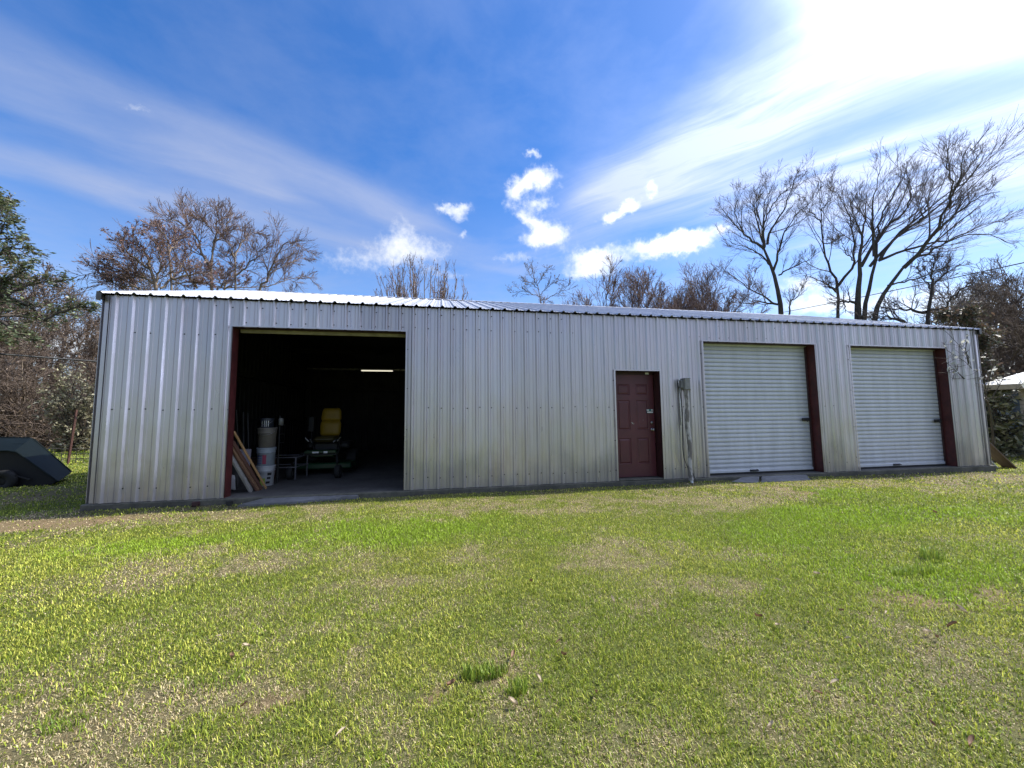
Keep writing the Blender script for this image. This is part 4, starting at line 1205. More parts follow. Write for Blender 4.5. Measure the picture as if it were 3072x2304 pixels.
def children(P, rad, m, tmin, ang, ratio, S, rg, trop=.1, wander=.12, rmin=.006, tmax=1.0, bias=None, rr=.55, lenfix=None, droop=0.0):
    """m children on every branch; vectorised"""
    N, SS, _ = P.shape
    seg = np.linalg.norm(np.diff(P, axis=1), axis=2).sum(1)
    t = tmin+(tmax-tmin)*((np.arange(m)[None]+rg.random((N, m)))/m)
    f = t*(SS-1); i = np.clip(f.astype(int), 0, SS-2); fr = (f-i)[..., None]
    n_ = np.arange(N)[:, None]
    st = P[n_, i]*(1-fr)+P[n_, i+1]*fr
    dr = norm(P[n_, i+1]-P[n_, i]); r0 = (rad[n_, i]*(1-fr[..., 0])+rad[n_, i+1]*fr[..., 0])*rr
    rnd = norm(rg.normal(size=(N, m, 3))); perp = norm(rnd-dr*(rnd*dr).sum(-1, keepdims=True))
    a = (ang*(.6+.8*rg.random((N, m))))[..., None]
    d = dr*np.cos(a)+perp*np.sin(a)
    if bias is not None: d = norm(d+np.array(bias)*.35)
    L = seg[:, None]*ratio*(.55+.9*rg.random((N, m)))*(1.15-.65*t)
    if lenfix: L = np.clip(L, lenfix[0], lenfix[1])
    st = st.reshape(-1, 3); d = d.reshape(-1, 3); L = L.ravel(); r0 = np.maximum(r0.ravel(), rmin)
    M_ = len(L); out = np.empty((M_, S, 3)); out[:, 0] = st
    for s in range(1, S):
        d = norm(d+rg.normal(size=(M_, 3))*wander+np.array([0, 0, trop-droop*s/S])); out[:, s] = out[:, s-1]+d*(L/(S-1))[:, None]
    rad2 = r0[:, None]*np.linspace(1, .45, S)[None]; rad2 = np.maximum(rad2, rmin*np.linspace(1, .7, S)[None])
    return out, rad2
def leaves(P, m, size, cols, rg, spread=.1, flat=0.0, aspect=1.6):
    """m small leaf faces near every twig"""
    N, S, _ = P.shape
    i = rg.integers(0, S, (N, m)); c = P[np.arange(N)[:, None], i].reshape(-1, 3)+rg.normal(size=(N*m, 3))*spread
    a = norm(rg.normal(size=(N*m, 3))); b = norm(rg.normal(size=(N*m, 3)))
    if flat: a[:, 2] *= (1-flat); b[:, 2] *= (1-flat); a = norm(a); b = norm(b)
    b = norm(b-a*(a*b).sum(-1, keepdims=True)); s_ = size*(.6+.8*rg.random(N*m))[:, None]
    V4 = np.stack([c-a*s_*aspect/2, c+b*s_*.35-a*s_*.1, c+a*s_*aspect/2, c-b*s_*.35-a*s_*.1], 1)
    ci = rg.integers(0, len(cols), N*m); col = np.array(cols)[ci]*(.7+.6*rg.random((N*m, 1)))
    return V4, col
GT = 'bare winter trees around the building'
def px_tree(name, label, trunks, limbs, dist, off, sc, rg, twigs=(9, 6, 4), rtr=.17, bias=None, mats=(None, None), leafs=None, base_z=-.2, lim_r=.07, trop=.10, spread=1.2, rmin=.008, cat='tree', grp=GT, ratios=(.40, .60, .62), cut=.90):
    """tree whose main limbs follow the photo, at real distance and with real depth between limbs"""
    tr = Acc(); cr = Acc(); S = 14; first = None
    Pl = []; Rl = []
    def conv(p, dd): return atR(off[0]+p[0]/sc, off[1]+p[1]/sc, dd)
    base = None
    for pts, r0, r1 in trunks:
        W_ = [conv(p, dist) for p in pts]; lo = W_[0].copy(); lo[2] = base_z; lo[:2] += (W_[0]-W_[1])[:2]*.5; W_ = [lo]+W_
        P, L = resample(W_, S); P = smooth_pts(P); P += rg.normal(size=P.shape)*.015
        if base is None: base = P[0].copy()
        tr.tubes(P[None], np.linspace(r0*.95, r1*.42, S)[None], 9)
    for l_ in limbs:
        pts, r0 = l_[0], l_[1]*.74; n = len(pts); drift = rg.uniform(-spread, spread)
        W_ = [conv(p, dist+drift*(i/(n-1))**1.2) for i, p in enumerate(pts)]
        P, L = resample(W_, S*8); P, L = resample(P[:int(S*8*cut)], S); P = smooth_pts(P); P[1:] += rg.normal(size=(S-1, 3))*.03
        rad = max(.010, r0*.12)+(r0-max(.010, r0*.12))*np.linspace(1, 0, S)**1.35; tr.tubes(P[None], rad[None], 6); Pl.append(P); Rl.append(rad)
    P1 = np.array(Pl); R1 = np.array(Rl)
    lv = []
    P, Rr = P1, R1
    fine = []
    for q, m in enumerate(twigs):
        P, Rr = children(P, Rr, m, .12 if q == 0 else .15, R((38, 34, 30)[min(q, 2)]), ratios[min(q, 2)], 7 if q == 0 else 5, rg, trop*(.8, .5, .3)[min(q, 2)], .065, rmin*(1.5, 1.0, .75)[min(q, 2)], bias=bias, rr=.5)
        cr.tubes(P, Rr, 4 if q == 0 else 3)
        fine.append(P)
    return finish_tree(name, label, base, tr, cr, fine, mats, leafs, rg, cat, grp)
def finish_tree(name, label, base, tr, cr, fine, mats, leafs, rg, cat='tree', grp=GT):
    b = np.array([base[0], base[1], base[2]])
    t = empty(name, tuple(b)); tag(t, label, cat, grp)
    tr.V = [v-b for v in tr.V]; cr.V = [v-b for v in cr.V]
    link('trunk', tr.mesh('trunk', mats[0] or M_BARK), t)
    link('crown', cr.mesh('crown', mats[1] or M_TWIG), t)
    if leafs:
        lf = Acc()
        for (lvl, m, size, cols, spr, flat) in leafs:
            V4, col = leaves(fine[lvl], m, size, cols, rg, spr, flat); lf.quads(V4, col)
        lf.V = [v-b for v in lf.V]
        link('leaves', lf.mesh('leaves', M_LEAF, True, False), t)
    return t
def auto_tree(name, label, x, y, H_, rg, spreadang=32, nl=9, trunk_r=.16, t0=.3, twigs=(7, 5, 4), up_=.12, mats=(None, None), leafs=None, lean=(0, 0), lratio=.5, cat='tree', grp=GT, rmin=.008, stems=1, wander=.1):
    tr = Acc(); cr = Acc(); S = 12; Ps = []; Rs = []
    for k in range(stems):
        az = rg.uniform(0, 6.28); tl = .0 if stems == 1 else .28
        top = np.array([lean[0]+math.cos(az)*H_*tl*.6, lean[1]+math.sin(az)*H_*tl*.6, H_*(.82 if stems > 1 else .9)])
        P = np.linspace([0, 0, -.1], top, S); P[1:] += np.cumsum(rg.normal(size=(S-1, 3)), axis=0)*np.array([.09, .09, 0])*H_/10
        rad = np.linspace(trunk_r*1.2, trunk_r*.12, S); rad[0] *= 1.3
        if stems > 1: rad *= .6
        Ps.append(P); Rs.append(rad)
    P0 = np.array(Ps); R0 = np.array(Rs); tr.tubes(P0, R0, 9)
    P, Rr = children(P0, R0, nl, t0, R(spreadang), lratio, 10, rg, up_, wander, .02, rr=.62); tr.tubes(P, Rr, 5)
    fine = []
    for q, m in enumerate(twigs):
        P, Rr = children(P, Rr, m, .15, R(32), (.5, .6, .6)[q], 6 if q == 0 else 5, rg, up_*(1, .7, .5)[q], wander, rmin*(1.5, 1.0, .8)[q], rr=.5); cr.tubes(P, Rr, 4 if q == 0 else 3); fine.append(P)
    t = finish_tree(name, label, (0, 0, 0), tr, cr, fine, mats, leafs, rg, cat, grp); t.location = (x, y, -.15); return t

Z5 = (2100, 360); S5 = 2.2757
rgt = np.random.default_rng(5)
px_tree('bare_tree', 'tall bare tree with one leaning trunk and wispy crown, left of the big multi-stemmed tree',
    [([(553, 1330), (553, 1230), (535, 1130), (500, 1030), (465, 950), (440, 880)], .24, .13)],
    [([(440, 880), (385, 850), (330, 800), (240, 730), (200, 650), (100, 580)], .10), ([(440, 870), (430, 740), (440, 600), (470, 480), (560, 370)], .10),
     ([(440, 870), (400, 740), (350, 560), (330, 470)], .08), ([(460, 850), (470, 740), (560, 650), (600, 560), (650, 380), (690, 270)], .09),
     ([(500, 1030), (530, 960), (540, 880), (580, 760), (640, 660), (760, 560), (820, 490)], .09), ([(535, 1060), (580, 1030), (700, 980), (820, 900)], .06),
     ([(530, 1260), (440, 1210), (340, 1150), (200, 1050), (80, 970)], .08), ([(550, 1260), (400, 1245), (280, 1250), (190, 1200)], .08),
     ([(490, 1000), (440, 950), (400, 900), (250, 850), (130, 790)], .07), ([(610, 1330), (610, 1250), (690, 1180), (710, 1100)], .06),
     ([(440, 700), (500, 560), (600, 460), (720, 380)], .05), ([(300, 780), (230, 640), (260, 500), (300, 430)], .05), ([(430, 740), (380, 600), (420, 450), (500, 350)], .05)],
    24, Z5, S5, rgt, (11, 7, 5), bias=(-.1, 0, .2), rmin=.0055)
px_tree('bare_tree', 'slender bare tree forking low, between the leaning tree and the big multi-stemmed one',
    [([(940, 1345), (945, 1260), (940, 1140)], .17, .12)],
    [([(940, 1140), (890, 1030), (845, 920), (840, 850), (825, 720), (830, 600), (830, 430), (850, 330)], .09), ([(945, 1180), (880, 1130), (740, 1070), (640, 1020)], .06),
     ([(945, 1130), (1000, 1060), (1070, 990), (1060, 900), (1030, 700), (960, 480), (960, 300)], .09), ([(840, 850), (900, 840), (970, 780)], .04), ([(825, 700), (740, 600), (700, 520)], .05),
     ([(935, 1160), (880, 1130), (885, 1080)], .07), ([(1035, 750), (1080, 600), (1060, 480)], .04), ([(830, 620), (900, 520), (900, 420)], .04)],
    25, Z5, S5, rgt, (11, 7, 5), rmin=.0055)
px_tree('bare_tree', 'largest bare tree, many stems fanning up to the right above the roof',
    [([(1075, 1350), (1080, 1250), (1090, 1100), (1090, 960)], .30, .16), ([(1110, 1340), (1160, 1130), (1200, 960)], .20, .12), ([(1180, 1340), (1260, 1150), (1390, 1010)], .22, .13)],
    [([(1090, 960), (1110, 760), (1140, 600), (1130, 430)], .10), ([(1100, 1000), (1180, 850), (1260, 740), (1420, 600), (1560, 400), (1640, 260)], .11),
     ([(1200, 960), (1200, 850), (1220, 700), (1290, 560), (1390, 420), (1430, 250)], .10), ([(1190, 930), (1180, 780), (1175, 600), (1200, 400), (1280, 230)], .10),
     ([(1390, 1010), (1490, 910), (1590, 790), (1690, 600), (1740, 480), (1800, 300), (1880, 30)], .12), ([(1280, 1130), (1450, 1100), (1600, 1030), (1750, 990), (1850, 960)], .06),
     ([(1220, 960), (1320, 910), (1480, 860), (1700, 820), (1850, 770), (1940, 760), (2040, 800), (2180, 890)], .09), ([(1230, 950), (1340, 780), (1500, 700), (1650, 560), (1850, 420), (2000, 100)], .10),
     ([(1160, 1000), (1300, 830), (1440, 690), (1620, 560), (1750, 480), (1900, 320), (2080, 120)], .10), ([(1440, 960), (1600, 880), (1780, 790), (1900, 720), (2030, 690), (2150, 700)], .08),
     ([(1590, 790), (1750, 640), (1900, 530), (2110, 460)], .07), ([(1060, 960), (980, 890), (960, 800)], .04), ([(1110, 800), (1040, 650), (1020, 480)], .06),
     ([(1700, 600), (1720, 400), (1680, 250), (1740, 130)], .06), ([(1420, 600), (1440, 430), (1380, 300)], .05), ([(1500, 700), (1560, 560), (1600, 420)], .05), ([(1740, 480), (1850, 300), (1960, 180)], .05), ([(1070, 1250), (980, 1230), (1000, 1330)], .09)],
    24, Z5, S5, rgt, (10, 7, 5), bias=(.2, 0, .2), spread=2.6, rmin=.0055)
px_tree('bare_tree', 'lower bare tree with long level boughs at the right end of the roof',
    [([(1550, 1390), (1570, 1230), (1590, 1090)], .15, .09)],
    [([(1590, 1090), (1580, 950), (1600, 880)], .06), ([(1550, 1310), (1400, 1290), (1290, 1290), (1200, 1340)], .09), ([(1560, 1300), (1650, 1305), (1740, 1180), (1850, 1130), (1950, 1050)], .08),
     ([(1400, 1385), (1290, 1340), (1200, 1360), (1150, 1380)], .09), ([(1580, 1150), (1500, 1050), (1480, 980)], .05), ([(1590, 1120), (1680, 1040), (1700, 960)], .05), ([(1660, 1300), (1750, 1330), (1850, 1300)], .06)],
    22, Z5, S5, rgt, (11, 7, 4))
# centre trees
ZC = (1000, 380); SC_ = 1.8433
px_tree('bare_tree', 'small pale bare tree with a few seed balls above the middle of the roof',
    [([(1150, 985), (1145, 930), (1130, 880)], .09, .06)],
    [([(1130, 880), (1090, 820), (1060, 770)], .04), ([(1130, 880), (1170, 800), (1200, 760)], .04), ([(1145, 930), (1200, 870), (1280, 840)], .04), ([(1140, 900), (1080, 860), (1040, 850)], .03), ([(1150, 940), (1050, 910), (960, 920)], .04), ([(1150, 960), (1250, 920), (1330, 850)], .04)],
    27, ZC, SC_, rgt, (8, 5, 3), mats=(M_BARKP, M_TWIGP), leafs=[(1, 2, .06, [(.12, .08, .05)], .05, 0)])
for i, (x, y, H_, sp, nl, lab, mt, lf) in enumerate([
        (1790, 930, 6.3, 36, 10, 'bushy bare tree just right of the pale seed-ball tree', (M_BARK, M_TWIGR), [(1, 1, .05, [(.12, .06, .04)], .06, 0)]),
        (1945, 945, 6.6, 34, 11, 'bare tree with brown tufts midway between centre and the leaning tree', (M_BARK, M_TWIGR), [(1, 1, .05, [(.13, .06, .04)], .06, 0)]),
        (2045, 950, 8.0, 40, 11, 'round-topped bare tree above the first roll-up door', (M_BARK, M_TWIGR), [(1, 1, .05, [(.11, .05, .04)], .06, 0)]),
        (2170, 955, 6.4, 44, 10, 'low dark bare tree at the foot of the leaning tree', (M_BARK, M_TWIGR), [(1, 1, .05, [(.10, .05, .04)], .06, 0)]),
        (1650, 935, 4.9, 34, 8, 'little brushy tree low behind the roof, left of the bushy ones', (M_BARK, M_TWIGR), None),
        (960, 900, 4.9, 30, 8, 'little brushy tree left of the lone upright one', (M_BARKP, M_TWIGR), None)]):
    dd = (25, 24, 26, 23, 26, 24)[i]
    p = atR(x, y, dd); yt = (797, 812, 766, 800, 860, 860)[i]
    H_ = (atR(x, yt, dd)[2]+.15)*.86
    auto_tree('bare_tree', lab, p[0], p[1], H_, np.random.default_rng(40+i), sp, nl+5, .08, .25, (9, 6, 4), .16 if sp < 30 else .09, mt, lf, lratio=.48, rmin=.009, stems=(5 if sp < 30 else 3 if sp < 35 else 2))
def fan_tree(name, label, x, y, H_, wid, rg, mats, leafs):
    n, S = 64, 12; cr = Acc(); tr = Acc()
    az = rg.uniform(0, 6.28, n); a = np.sqrt(rg.random(n))*wid
    end = np.stack([np.cos(az)*a, np.sin(az)*a, H_*(1-.30*(a/wid)**2)*(.86+.14*rg.random(n))], 1); st = np.stack([np.cos(az)*.12, np.sin(az)*.12, np.full(n, 0)], 1)
    t = np.linspace(0, 1, S)[None, :, None]
    P = st[:, None]*(1-t)+end[:, None]*np.concatenate([t**.8, t**.8, t**1.05], 2); P[:, 1:] += np.cumsum(rg.normal(size=(n, S-1, 3))*.03, axis=1)
    rad = np.repeat(np.linspace(.055, .016, S)[None], n, 0); tr.tubes(P, rad, 5)
    Q, r2 = children(P, rad, 12, .30, R(26), .17, 6, rg, .14, .07, .012); cr.tubes(Q, r2, 3)
    Q2, r3 = children(Q, r2, 5, .15, R(26), .5, 5, rg, .12, .08, .008); cr.tubes(Q2, r3, 3)
    o = finish_tree(name, label, (0, 0, 0), tr, cr, [Q, Q2], mats, leafs, rg); o.location = (x, y, -.15)
p = atR(1275, 900, 20)
fan_tree('bare_tree', 'upright brushy bare tree standing alone above the middle of the roof', p[0], p[1], atR(1275, 775, 20)[2]+.2, 2.5, np.random.default_rng(60), (M_BARKP, M_TWIGR), [(1, 1, .05, [(.18, .10, .07)], .05, 0)])
# left group
ZL = (260, 580); SL_ = 3.16
px_tree('bare_tree', 'tall pale-barked bare tree spreading above the open bay, left of centre',
    [([(1200, 930), (1170, 820), (1165, 700), (1190, 560)], .16, .09), ([(1415, 930), (1415, 800), (1410, 600)], .11, .07)],
    [([(1190, 560), (1210, 450), (1205, 380), (1250, 290), (1240, 110)], .06), ([(1165, 700), (1100, 560), (1050, 430), (980, 320), (900, 130)], .08), ([(1205, 380), (1150, 290), (1060, 250), (1000, 200)], .04),
     ([(1210, 470), (1290, 380), (1350, 250), (1390, 180)], .05), ([(1050, 430), (930, 300), (800, 260), (700, 250)], .05), ([(1410, 600), (1450, 500), (1530, 400), (1650, 350)], .05), ([(1410, 620), (1350, 450), (1300, 330)], .05),
     ([(1050, 900), (950, 750), (830, 580), (770, 440)], .07), ([(1415, 700), (1330, 600), (1260, 540)], .04), ([(1640, 920), (1740, 760), (1830, 560), (1880, 440), (2020, 490)], .07), ([(1740, 760), (1880, 680), (2080, 600)], .05),
     ([(1415, 780), (1560, 650), (1720, 460)], .05), ([(1240, 920), (1340, 800), (1410, 700)], .06), ([(1640, 900), (1800, 850), (2000, 800), (2110, 790)], .04)],
    21, ZL, SL_, rgt, (14, 8, 4), cut=1.0, mats=(M_BARKP, M_TWIGR))
BR = [(.17, .075, .05), (.13, .055, .045), (.20, .10, .06)]
px_tree('brown_leaf_tree', 'tree keeping rust-brown leaves behind the left end of the roof',
    [([(710, 930), (640, 850), (600, 700)], .17, .10), ([(815, 930), (790, 750), (780, 560)], .10, .06)],
    [([(600, 700), (560, 560), (480, 440), (420, 350)], .07), ([(650, 860), (540, 790), (300, 770), (120, 720), (30, 690)], .07), ([(600, 720), (460, 620), (330, 500), (250, 430)], .06), ([(510, 920), (400, 820), (260, 740)], .06),
     ([(780, 560), (760, 430), (700, 340), (600, 330)], .05), ([(780, 560), (850, 450), (920, 350)], .05), ([(700, 900), (900, 700), (1000, 560)], .06), ([(640, 860), (700, 700), (700, 540), (640, 450)], .06), ([(640, 850), (450, 700), (200, 620)], .05),
     ([(800, 800), (1000, 780), (1200, 720)], .05), ([(820, 860), (950, 840), (1150, 850)], .05), ([(500, 900), (330, 870), (180, 800)], .05)],
    19, ZL, SL_, rgt, (13, 8, 4), cut=1.0, mats=(M_BARKP, M_TWIGR), leafs=[(1, 1, .065, BR, .08, 0)])
px_tree('brown_leaf_tree', 'lower brown-leaved bushy tree behind the spreading pale-barked tree',
    [([(1300, 930), (1310, 880)], .12, .09)],
    [([(1310, 880), (1200, 780), (1080, 700)], .05), ([(1310, 880), (1290, 760), (1260, 670)], .05), ([(1310, 880), (1400, 780), (1500, 700)], .05), ([(1300, 900), (1120, 860), (980, 840)], .05), ([(1310, 900), (1450, 860), (1560, 800)], .05), ([(1310, 900), (1600, 890), (1750, 860)], .05)],
    23, ZL, SL_, rgt, (9, 6, 4), mats=(M_BARKP, M_TWIGR), leafs=[(1, 1, .075, BR, .08, 0)])
# evergreen at the left edge
ZE = (0, 560); SE_ = 2.24
GRN = [(.12, .15, .075), (.09, .12, .065), (.16, .19, .095), (.15, .14, .09)]
px_tree('evergreen_tree', 'dark evergreen with long level boughs at the left edge',
    [([(-230, 1500), (-225, 1000), (-215, 500), (-200, 100), (-170, -200)], .34, .08)],
    [([(-225, 950), (0, 900), (60, 960), (200, 1010), (250, 1030)], .12), ([(-225, 900), (0, 850), (200, 880), (330, 910), (470, 930)], .12), ([(-220, 800), (0, 720), (150, 760), (300, 880), (420, 830), (560, 790)], .10),
     ([(-220, 700), (0, 640), (150, 560), (240, 540)], .09), ([(-218, 600), (0, 560), (120, 500), (180, 520)], .08), ([(-215, 500), (0, 440), (140, 400), (240, 430)], .08), ([(-212, 450), (0, 350), (120, 345), (200, 380)], .07),
     ([(-210, 330), (0, 230), (100, 240), (160, 270)], .07), ([(-205, 200), (0, 160), (80, 130)], .06), ([(-200, 120), (-60, 110), (50, 90)], .05), ([(-200, 50), (-100, 20), (0, 80)], .05), ([(-220, 780), (100, 700), (250, 650), (380, 620), (500, 660)], .09),
     ([(-225, 980), (-50, 1010), (100, 1040)], .07), ([(300, 900), (450, 830), (600, 800), (690, 790)], .05)],
    17, ZE, SE_, rgt, (11, 7, 4), mats=(M_BARK, M_TWIGP), trop=.02, spread=1.8, leafs=[(2, 1, .06, GRN, .05, .75), (1, 2, .065, GRN, .07, .75)], ratios=(.24, .38, .42), cat='tree', grp=None)
# shared woodland trees, left edge and right edge
def woods():
    src = []
    for i in range(4):
        t = auto_tree('woodland_tree', 'x', 0, 0, 8.5+i*.9, np.random.default_rng(80+i), 38, 13, .13, .10, (8, 6, 4), .05, (M_BARKP, M_TWIGP), [(2, 1, .09, [(.15, .10, .065), (.10, .07, .05)], .12, 0)] if i % 2 else None, lratio=.42, grp='woodland trees', rmin=.012, wander=.17)
        src.append(t)
    pos = []
    rs = random.Random(12)
    for i in range(60):      # left wood
        az = R(rs.uniform(-66, -31)); dd = rs.uniform(29, 44)
        pos.append((CAM[0]+math.sin(az)*dd, CAM[1]+math.cos(az)*dd, rs.uniform(.52, .82)*dd/28, 'L'))
    for i in range(18):      # right wood
        az = R(rs.uniform(56, 76)); dd = rs.uniform(30, 44)
        pos.append((CAM[0]+math.sin(az)*dd, CAM[1]+math.cos(az)*dd, rs.uniform(.60, .95)*dd/32, 'R'))
    used = set()
    for k, (x, y, s, sd) in enumerate(pos):
        i = k % 4 if sd == 'L' else (0, 2)[k % 2]
        o = src[i] if i not in used else copy_tree(src[i]); used.add(i)
        o.location = (x, y, -.15); o.rotation_euler = (0, 0, rs.uniform(0, 6.28)); o.scale = (s, s, s*rs.uniform(.8, 1.15))
        lab = 'one of many thin brown bare trees in the thicket beyond the left wire fence' if sd == 'L' else 'one of many thin bare trees in the wood behind the small house at right'
        o['label'] = lab; o['group'] = 'thicket of bare trees on the left' if sd == 'L' else 'bare wood on the right'
woods()
def thicket():
    """tangled undergrowth at the wood's edge: uncountable"""
    rg = np.random.default_rng(3)
    for nm, a0, a1, d0, d1, n, h in (('undergrowth', -68, -30, 28.5, 36, 1500, 3.4), ('undergrowth', 54, 78, 30, 38, 450, 2.0)):
        az = np.radians(rg.uniform(a0, a1, n)); dd = rg.uniform(d0, d1, n)
        st = np.stack([CAM[0]+np.sin(az)*dd, CAM[1]+np.cos(az)*dd, np.full(n, -.15)], 1); S = 8
        P = np.empty((n, S, 3)); P[:, 0] = st; d = norm(rg.normal(size=(n, 3))*[.5, .5, .2]+[0, 0, 1]); L = h*(.5+rg.random(n))
        for s in range(1, S):
            d = norm(d+rg.normal(size=(n, 3))*.22+[0, 0, -.05]); P[:, s] = P[:, s-1]+d*(L/(S-1))[:, None]; P[:, s, 2] = np.maximum(P[:, s, 2], -.1)
        rad = np.repeat(np.linspace(.022, .009, S)[None], n, 0); ac = Acc(); ac.tubes(P, rad, 3)
        Q, r2 = children(P, rad, 6, .15, R(45), .45, 5, rg, .02, .22, .009); ac.tubes(Q, r2, 3)
        Q2, r3 = children(Q, r2, 4, .2, R(45), .5, 4, rg, .0, .25, .009); ac.tubes(Q2, r3, 3)
        o = link(nm, ac.mesh(nm, M_TWIGP)); tag(o, 'tangle of dry brown stems under the %s trees' % ('left' if a0 < 0 else 'right'), 'undergrowth', kind='stuff')
        lf = Acc(); V4, col = leaves(Q2[::2], 1, .08, [(.15, .105, .065), (.10, .07, .045), (.12, .085, .055)], rg, .15); lf.quads(V4, col)
        o = link('dry_leaves', lf.mesh('dry_leaves', M_LEAF, True, False)); tag(o, 'dry brown leaves caught in the %s undergrowth' % ('left' if a0 < 0 else 'right'), 'leaves', kind='stuff')
thicket()
def bush(name, label, c, rad, rg, nst, lsz, cols, nl, mat=M_TWIG, spr=.06, twig=(6, 5), up_=.05, cat='shrub'):
    n = nst; d = norm(rg.normal(size=(n, 3))*[1, 1, .5]+[0, 0, .9]); S = 7
    tgt = norm(rg.normal(size=(n, 3))*[1, 1, .9]+[0, 0, .25])*np.array(rad)
    st = rg.normal(size=(n, 3))*[.12, .12, 0]; P = np.empty((n, S, 3)); end = tgt+np.array([0, 0, rad[2]]); end[:, 2] = np.maximum(end[:, 2], .15)
    for s in range(S):
        f = s/(S-1); P[:, s] = st*(1-f)+end*np.array([f**1.3, f**1.3, f**.8]).T
    P[:, 1:] += rg.normal(size=(n, S-1, 3))*.05
    R_ = np.repeat(np.linspace(.028, .010, S)[None], n, 0); tr = Acc(); tr.tubes(P, R_, 5); cr = Acc()
    Q, r2 = children(P, R_, twig[0], .25, R(45), .35, 5, rg, up_, .15, .007); cr.tubes(Q, r2, 3)
    Q2, r3 = children(Q, r2, twig[1], .2, R(45), .5, 4, rg, up_, .15, .006); cr.tubes(Q2, r3, 3)
    t = finish_tree(name, label, (0, 0, 0), tr, cr, [Q, Q2], (M_BARK, mat), [(1, nl, lsz, cols, spr, .3)], rg, cat, None)
    t.location = (c[0], c[1], -.15); return t
c = atR(2983, 1230, 19.5)
bush('leafy_shrub', 'glossy-leaved shrub with sunlit pale leaves beside the right end wall', (c[0], c[1]), (.42, .42, .95), np.random.default_rng(1), 26, .10, [(.13, .14, .06), (.20, .19, .09), (.36, .34, .22)], 3)
c = atR(262, 1290, 25.5)
bush('leafy_shrub', 'pale-leaved shrub catching the sun behind the leaning fence post', (c[0]-.4, c[1]), (1.0, 1.0, 1.8), np.random.default_rng(2), 40, .09, [(.26, .24, .14), (.16, .15, .09), (.38, .35, .23)], 3, M_TWIGP)
def vine_tree():
    rg = np.random.default_rng(8)
    c = atR(2925, 1100, 20.5)
    t = auto_tree('vine_covered_tree', 'dark vine-choked tree rising behind the right corner of the roof', c[0], c[1], 5.3, rg, 50, 20, .20, .10, (8, 6, 4), .02, (M_BARK, M_TWIG),
                  [(2, 2, .06, [(.09, .08, .05), (.13, .09, .055), (.08, .09, .045)], .10, 0), (1, 2, .08, [(.09, .08, .05), (.14, .09, .06)], .15, 0)], lratio=.15, grp=None)
vine_tree()
def blossom():
    rg = np.random.default_rng(9); o = (2700, 860); s = 2.86
    c = lambda x, y, d: atR(o[0]+x/s, o[1]+y/s, d)
    base = c(800, 1440, 17.0); base[2] = -.15
    ln = [[base, c(790, 1100, 16.6), c(740, 920, 16.0), c(690, 890, 15.5), c(550, 790, 14.0), c(400, 650, 13.2)], [c(740, 920, 16), c(700, 830, 15.4), c(590, 660, 14), c(400, 545, 13.0)],
          [c(740, 920, 16), c(720, 760, 15.6), c(690, 740, 15.2), c(560, 560, 14), c(410, 400, 13.3)], [c(740, 920, 16), c(780, 750, 16), c(800, 640, 16)], [c(790, 960, 16.4), c(900, 760, 16.5), c(960, 640, 16.6)],
          [c(790, 960, 16.4), c(960, 920, 16.2), c(1100, 820, 16)], [c(550, 790, 14), c(480, 720, 13.6), c(420, 700, 13.2)], [c(590, 660, 14), c(560, 540, 13.8), c(580, 420, 13.8)]]
    tr = Acc(); P = []; Rr = []
    for i, l_ in enumerate(ln):
        p, L = resample(l_, 12); p = smooth_pts(p); r_ = .005+(.035 if i == 0 else .010)*np.linspace(1, 0, 12)**2.2; P.append(p); Rr.append(r_)
    P = np.array(P); Rr = np.array(Rr); tr.tubes(P, Rr, 6); cr = Acc()
    Q, r2 = children(P, Rr, 8, .30, R(40), .20, 5, rg, .06, .12, .005); cr.tubes(Q, r2, 3)
    Q2, r3 = children(Q, r2, 3, .3, R(40), .5, 4, rg, .05, .12, .004); cr.tubes(Q2, r3, 3)
    t = finish_tree('budding_tree', 'small budding tree reaching bare branches across the right end of the wall', base, tr, cr, [Q, Q2], (M_BARK, M_TWIG), [(0, 1, .07, [(.55, .55, .50)], .03, 0)], rg, 'tree', None)
blossom()

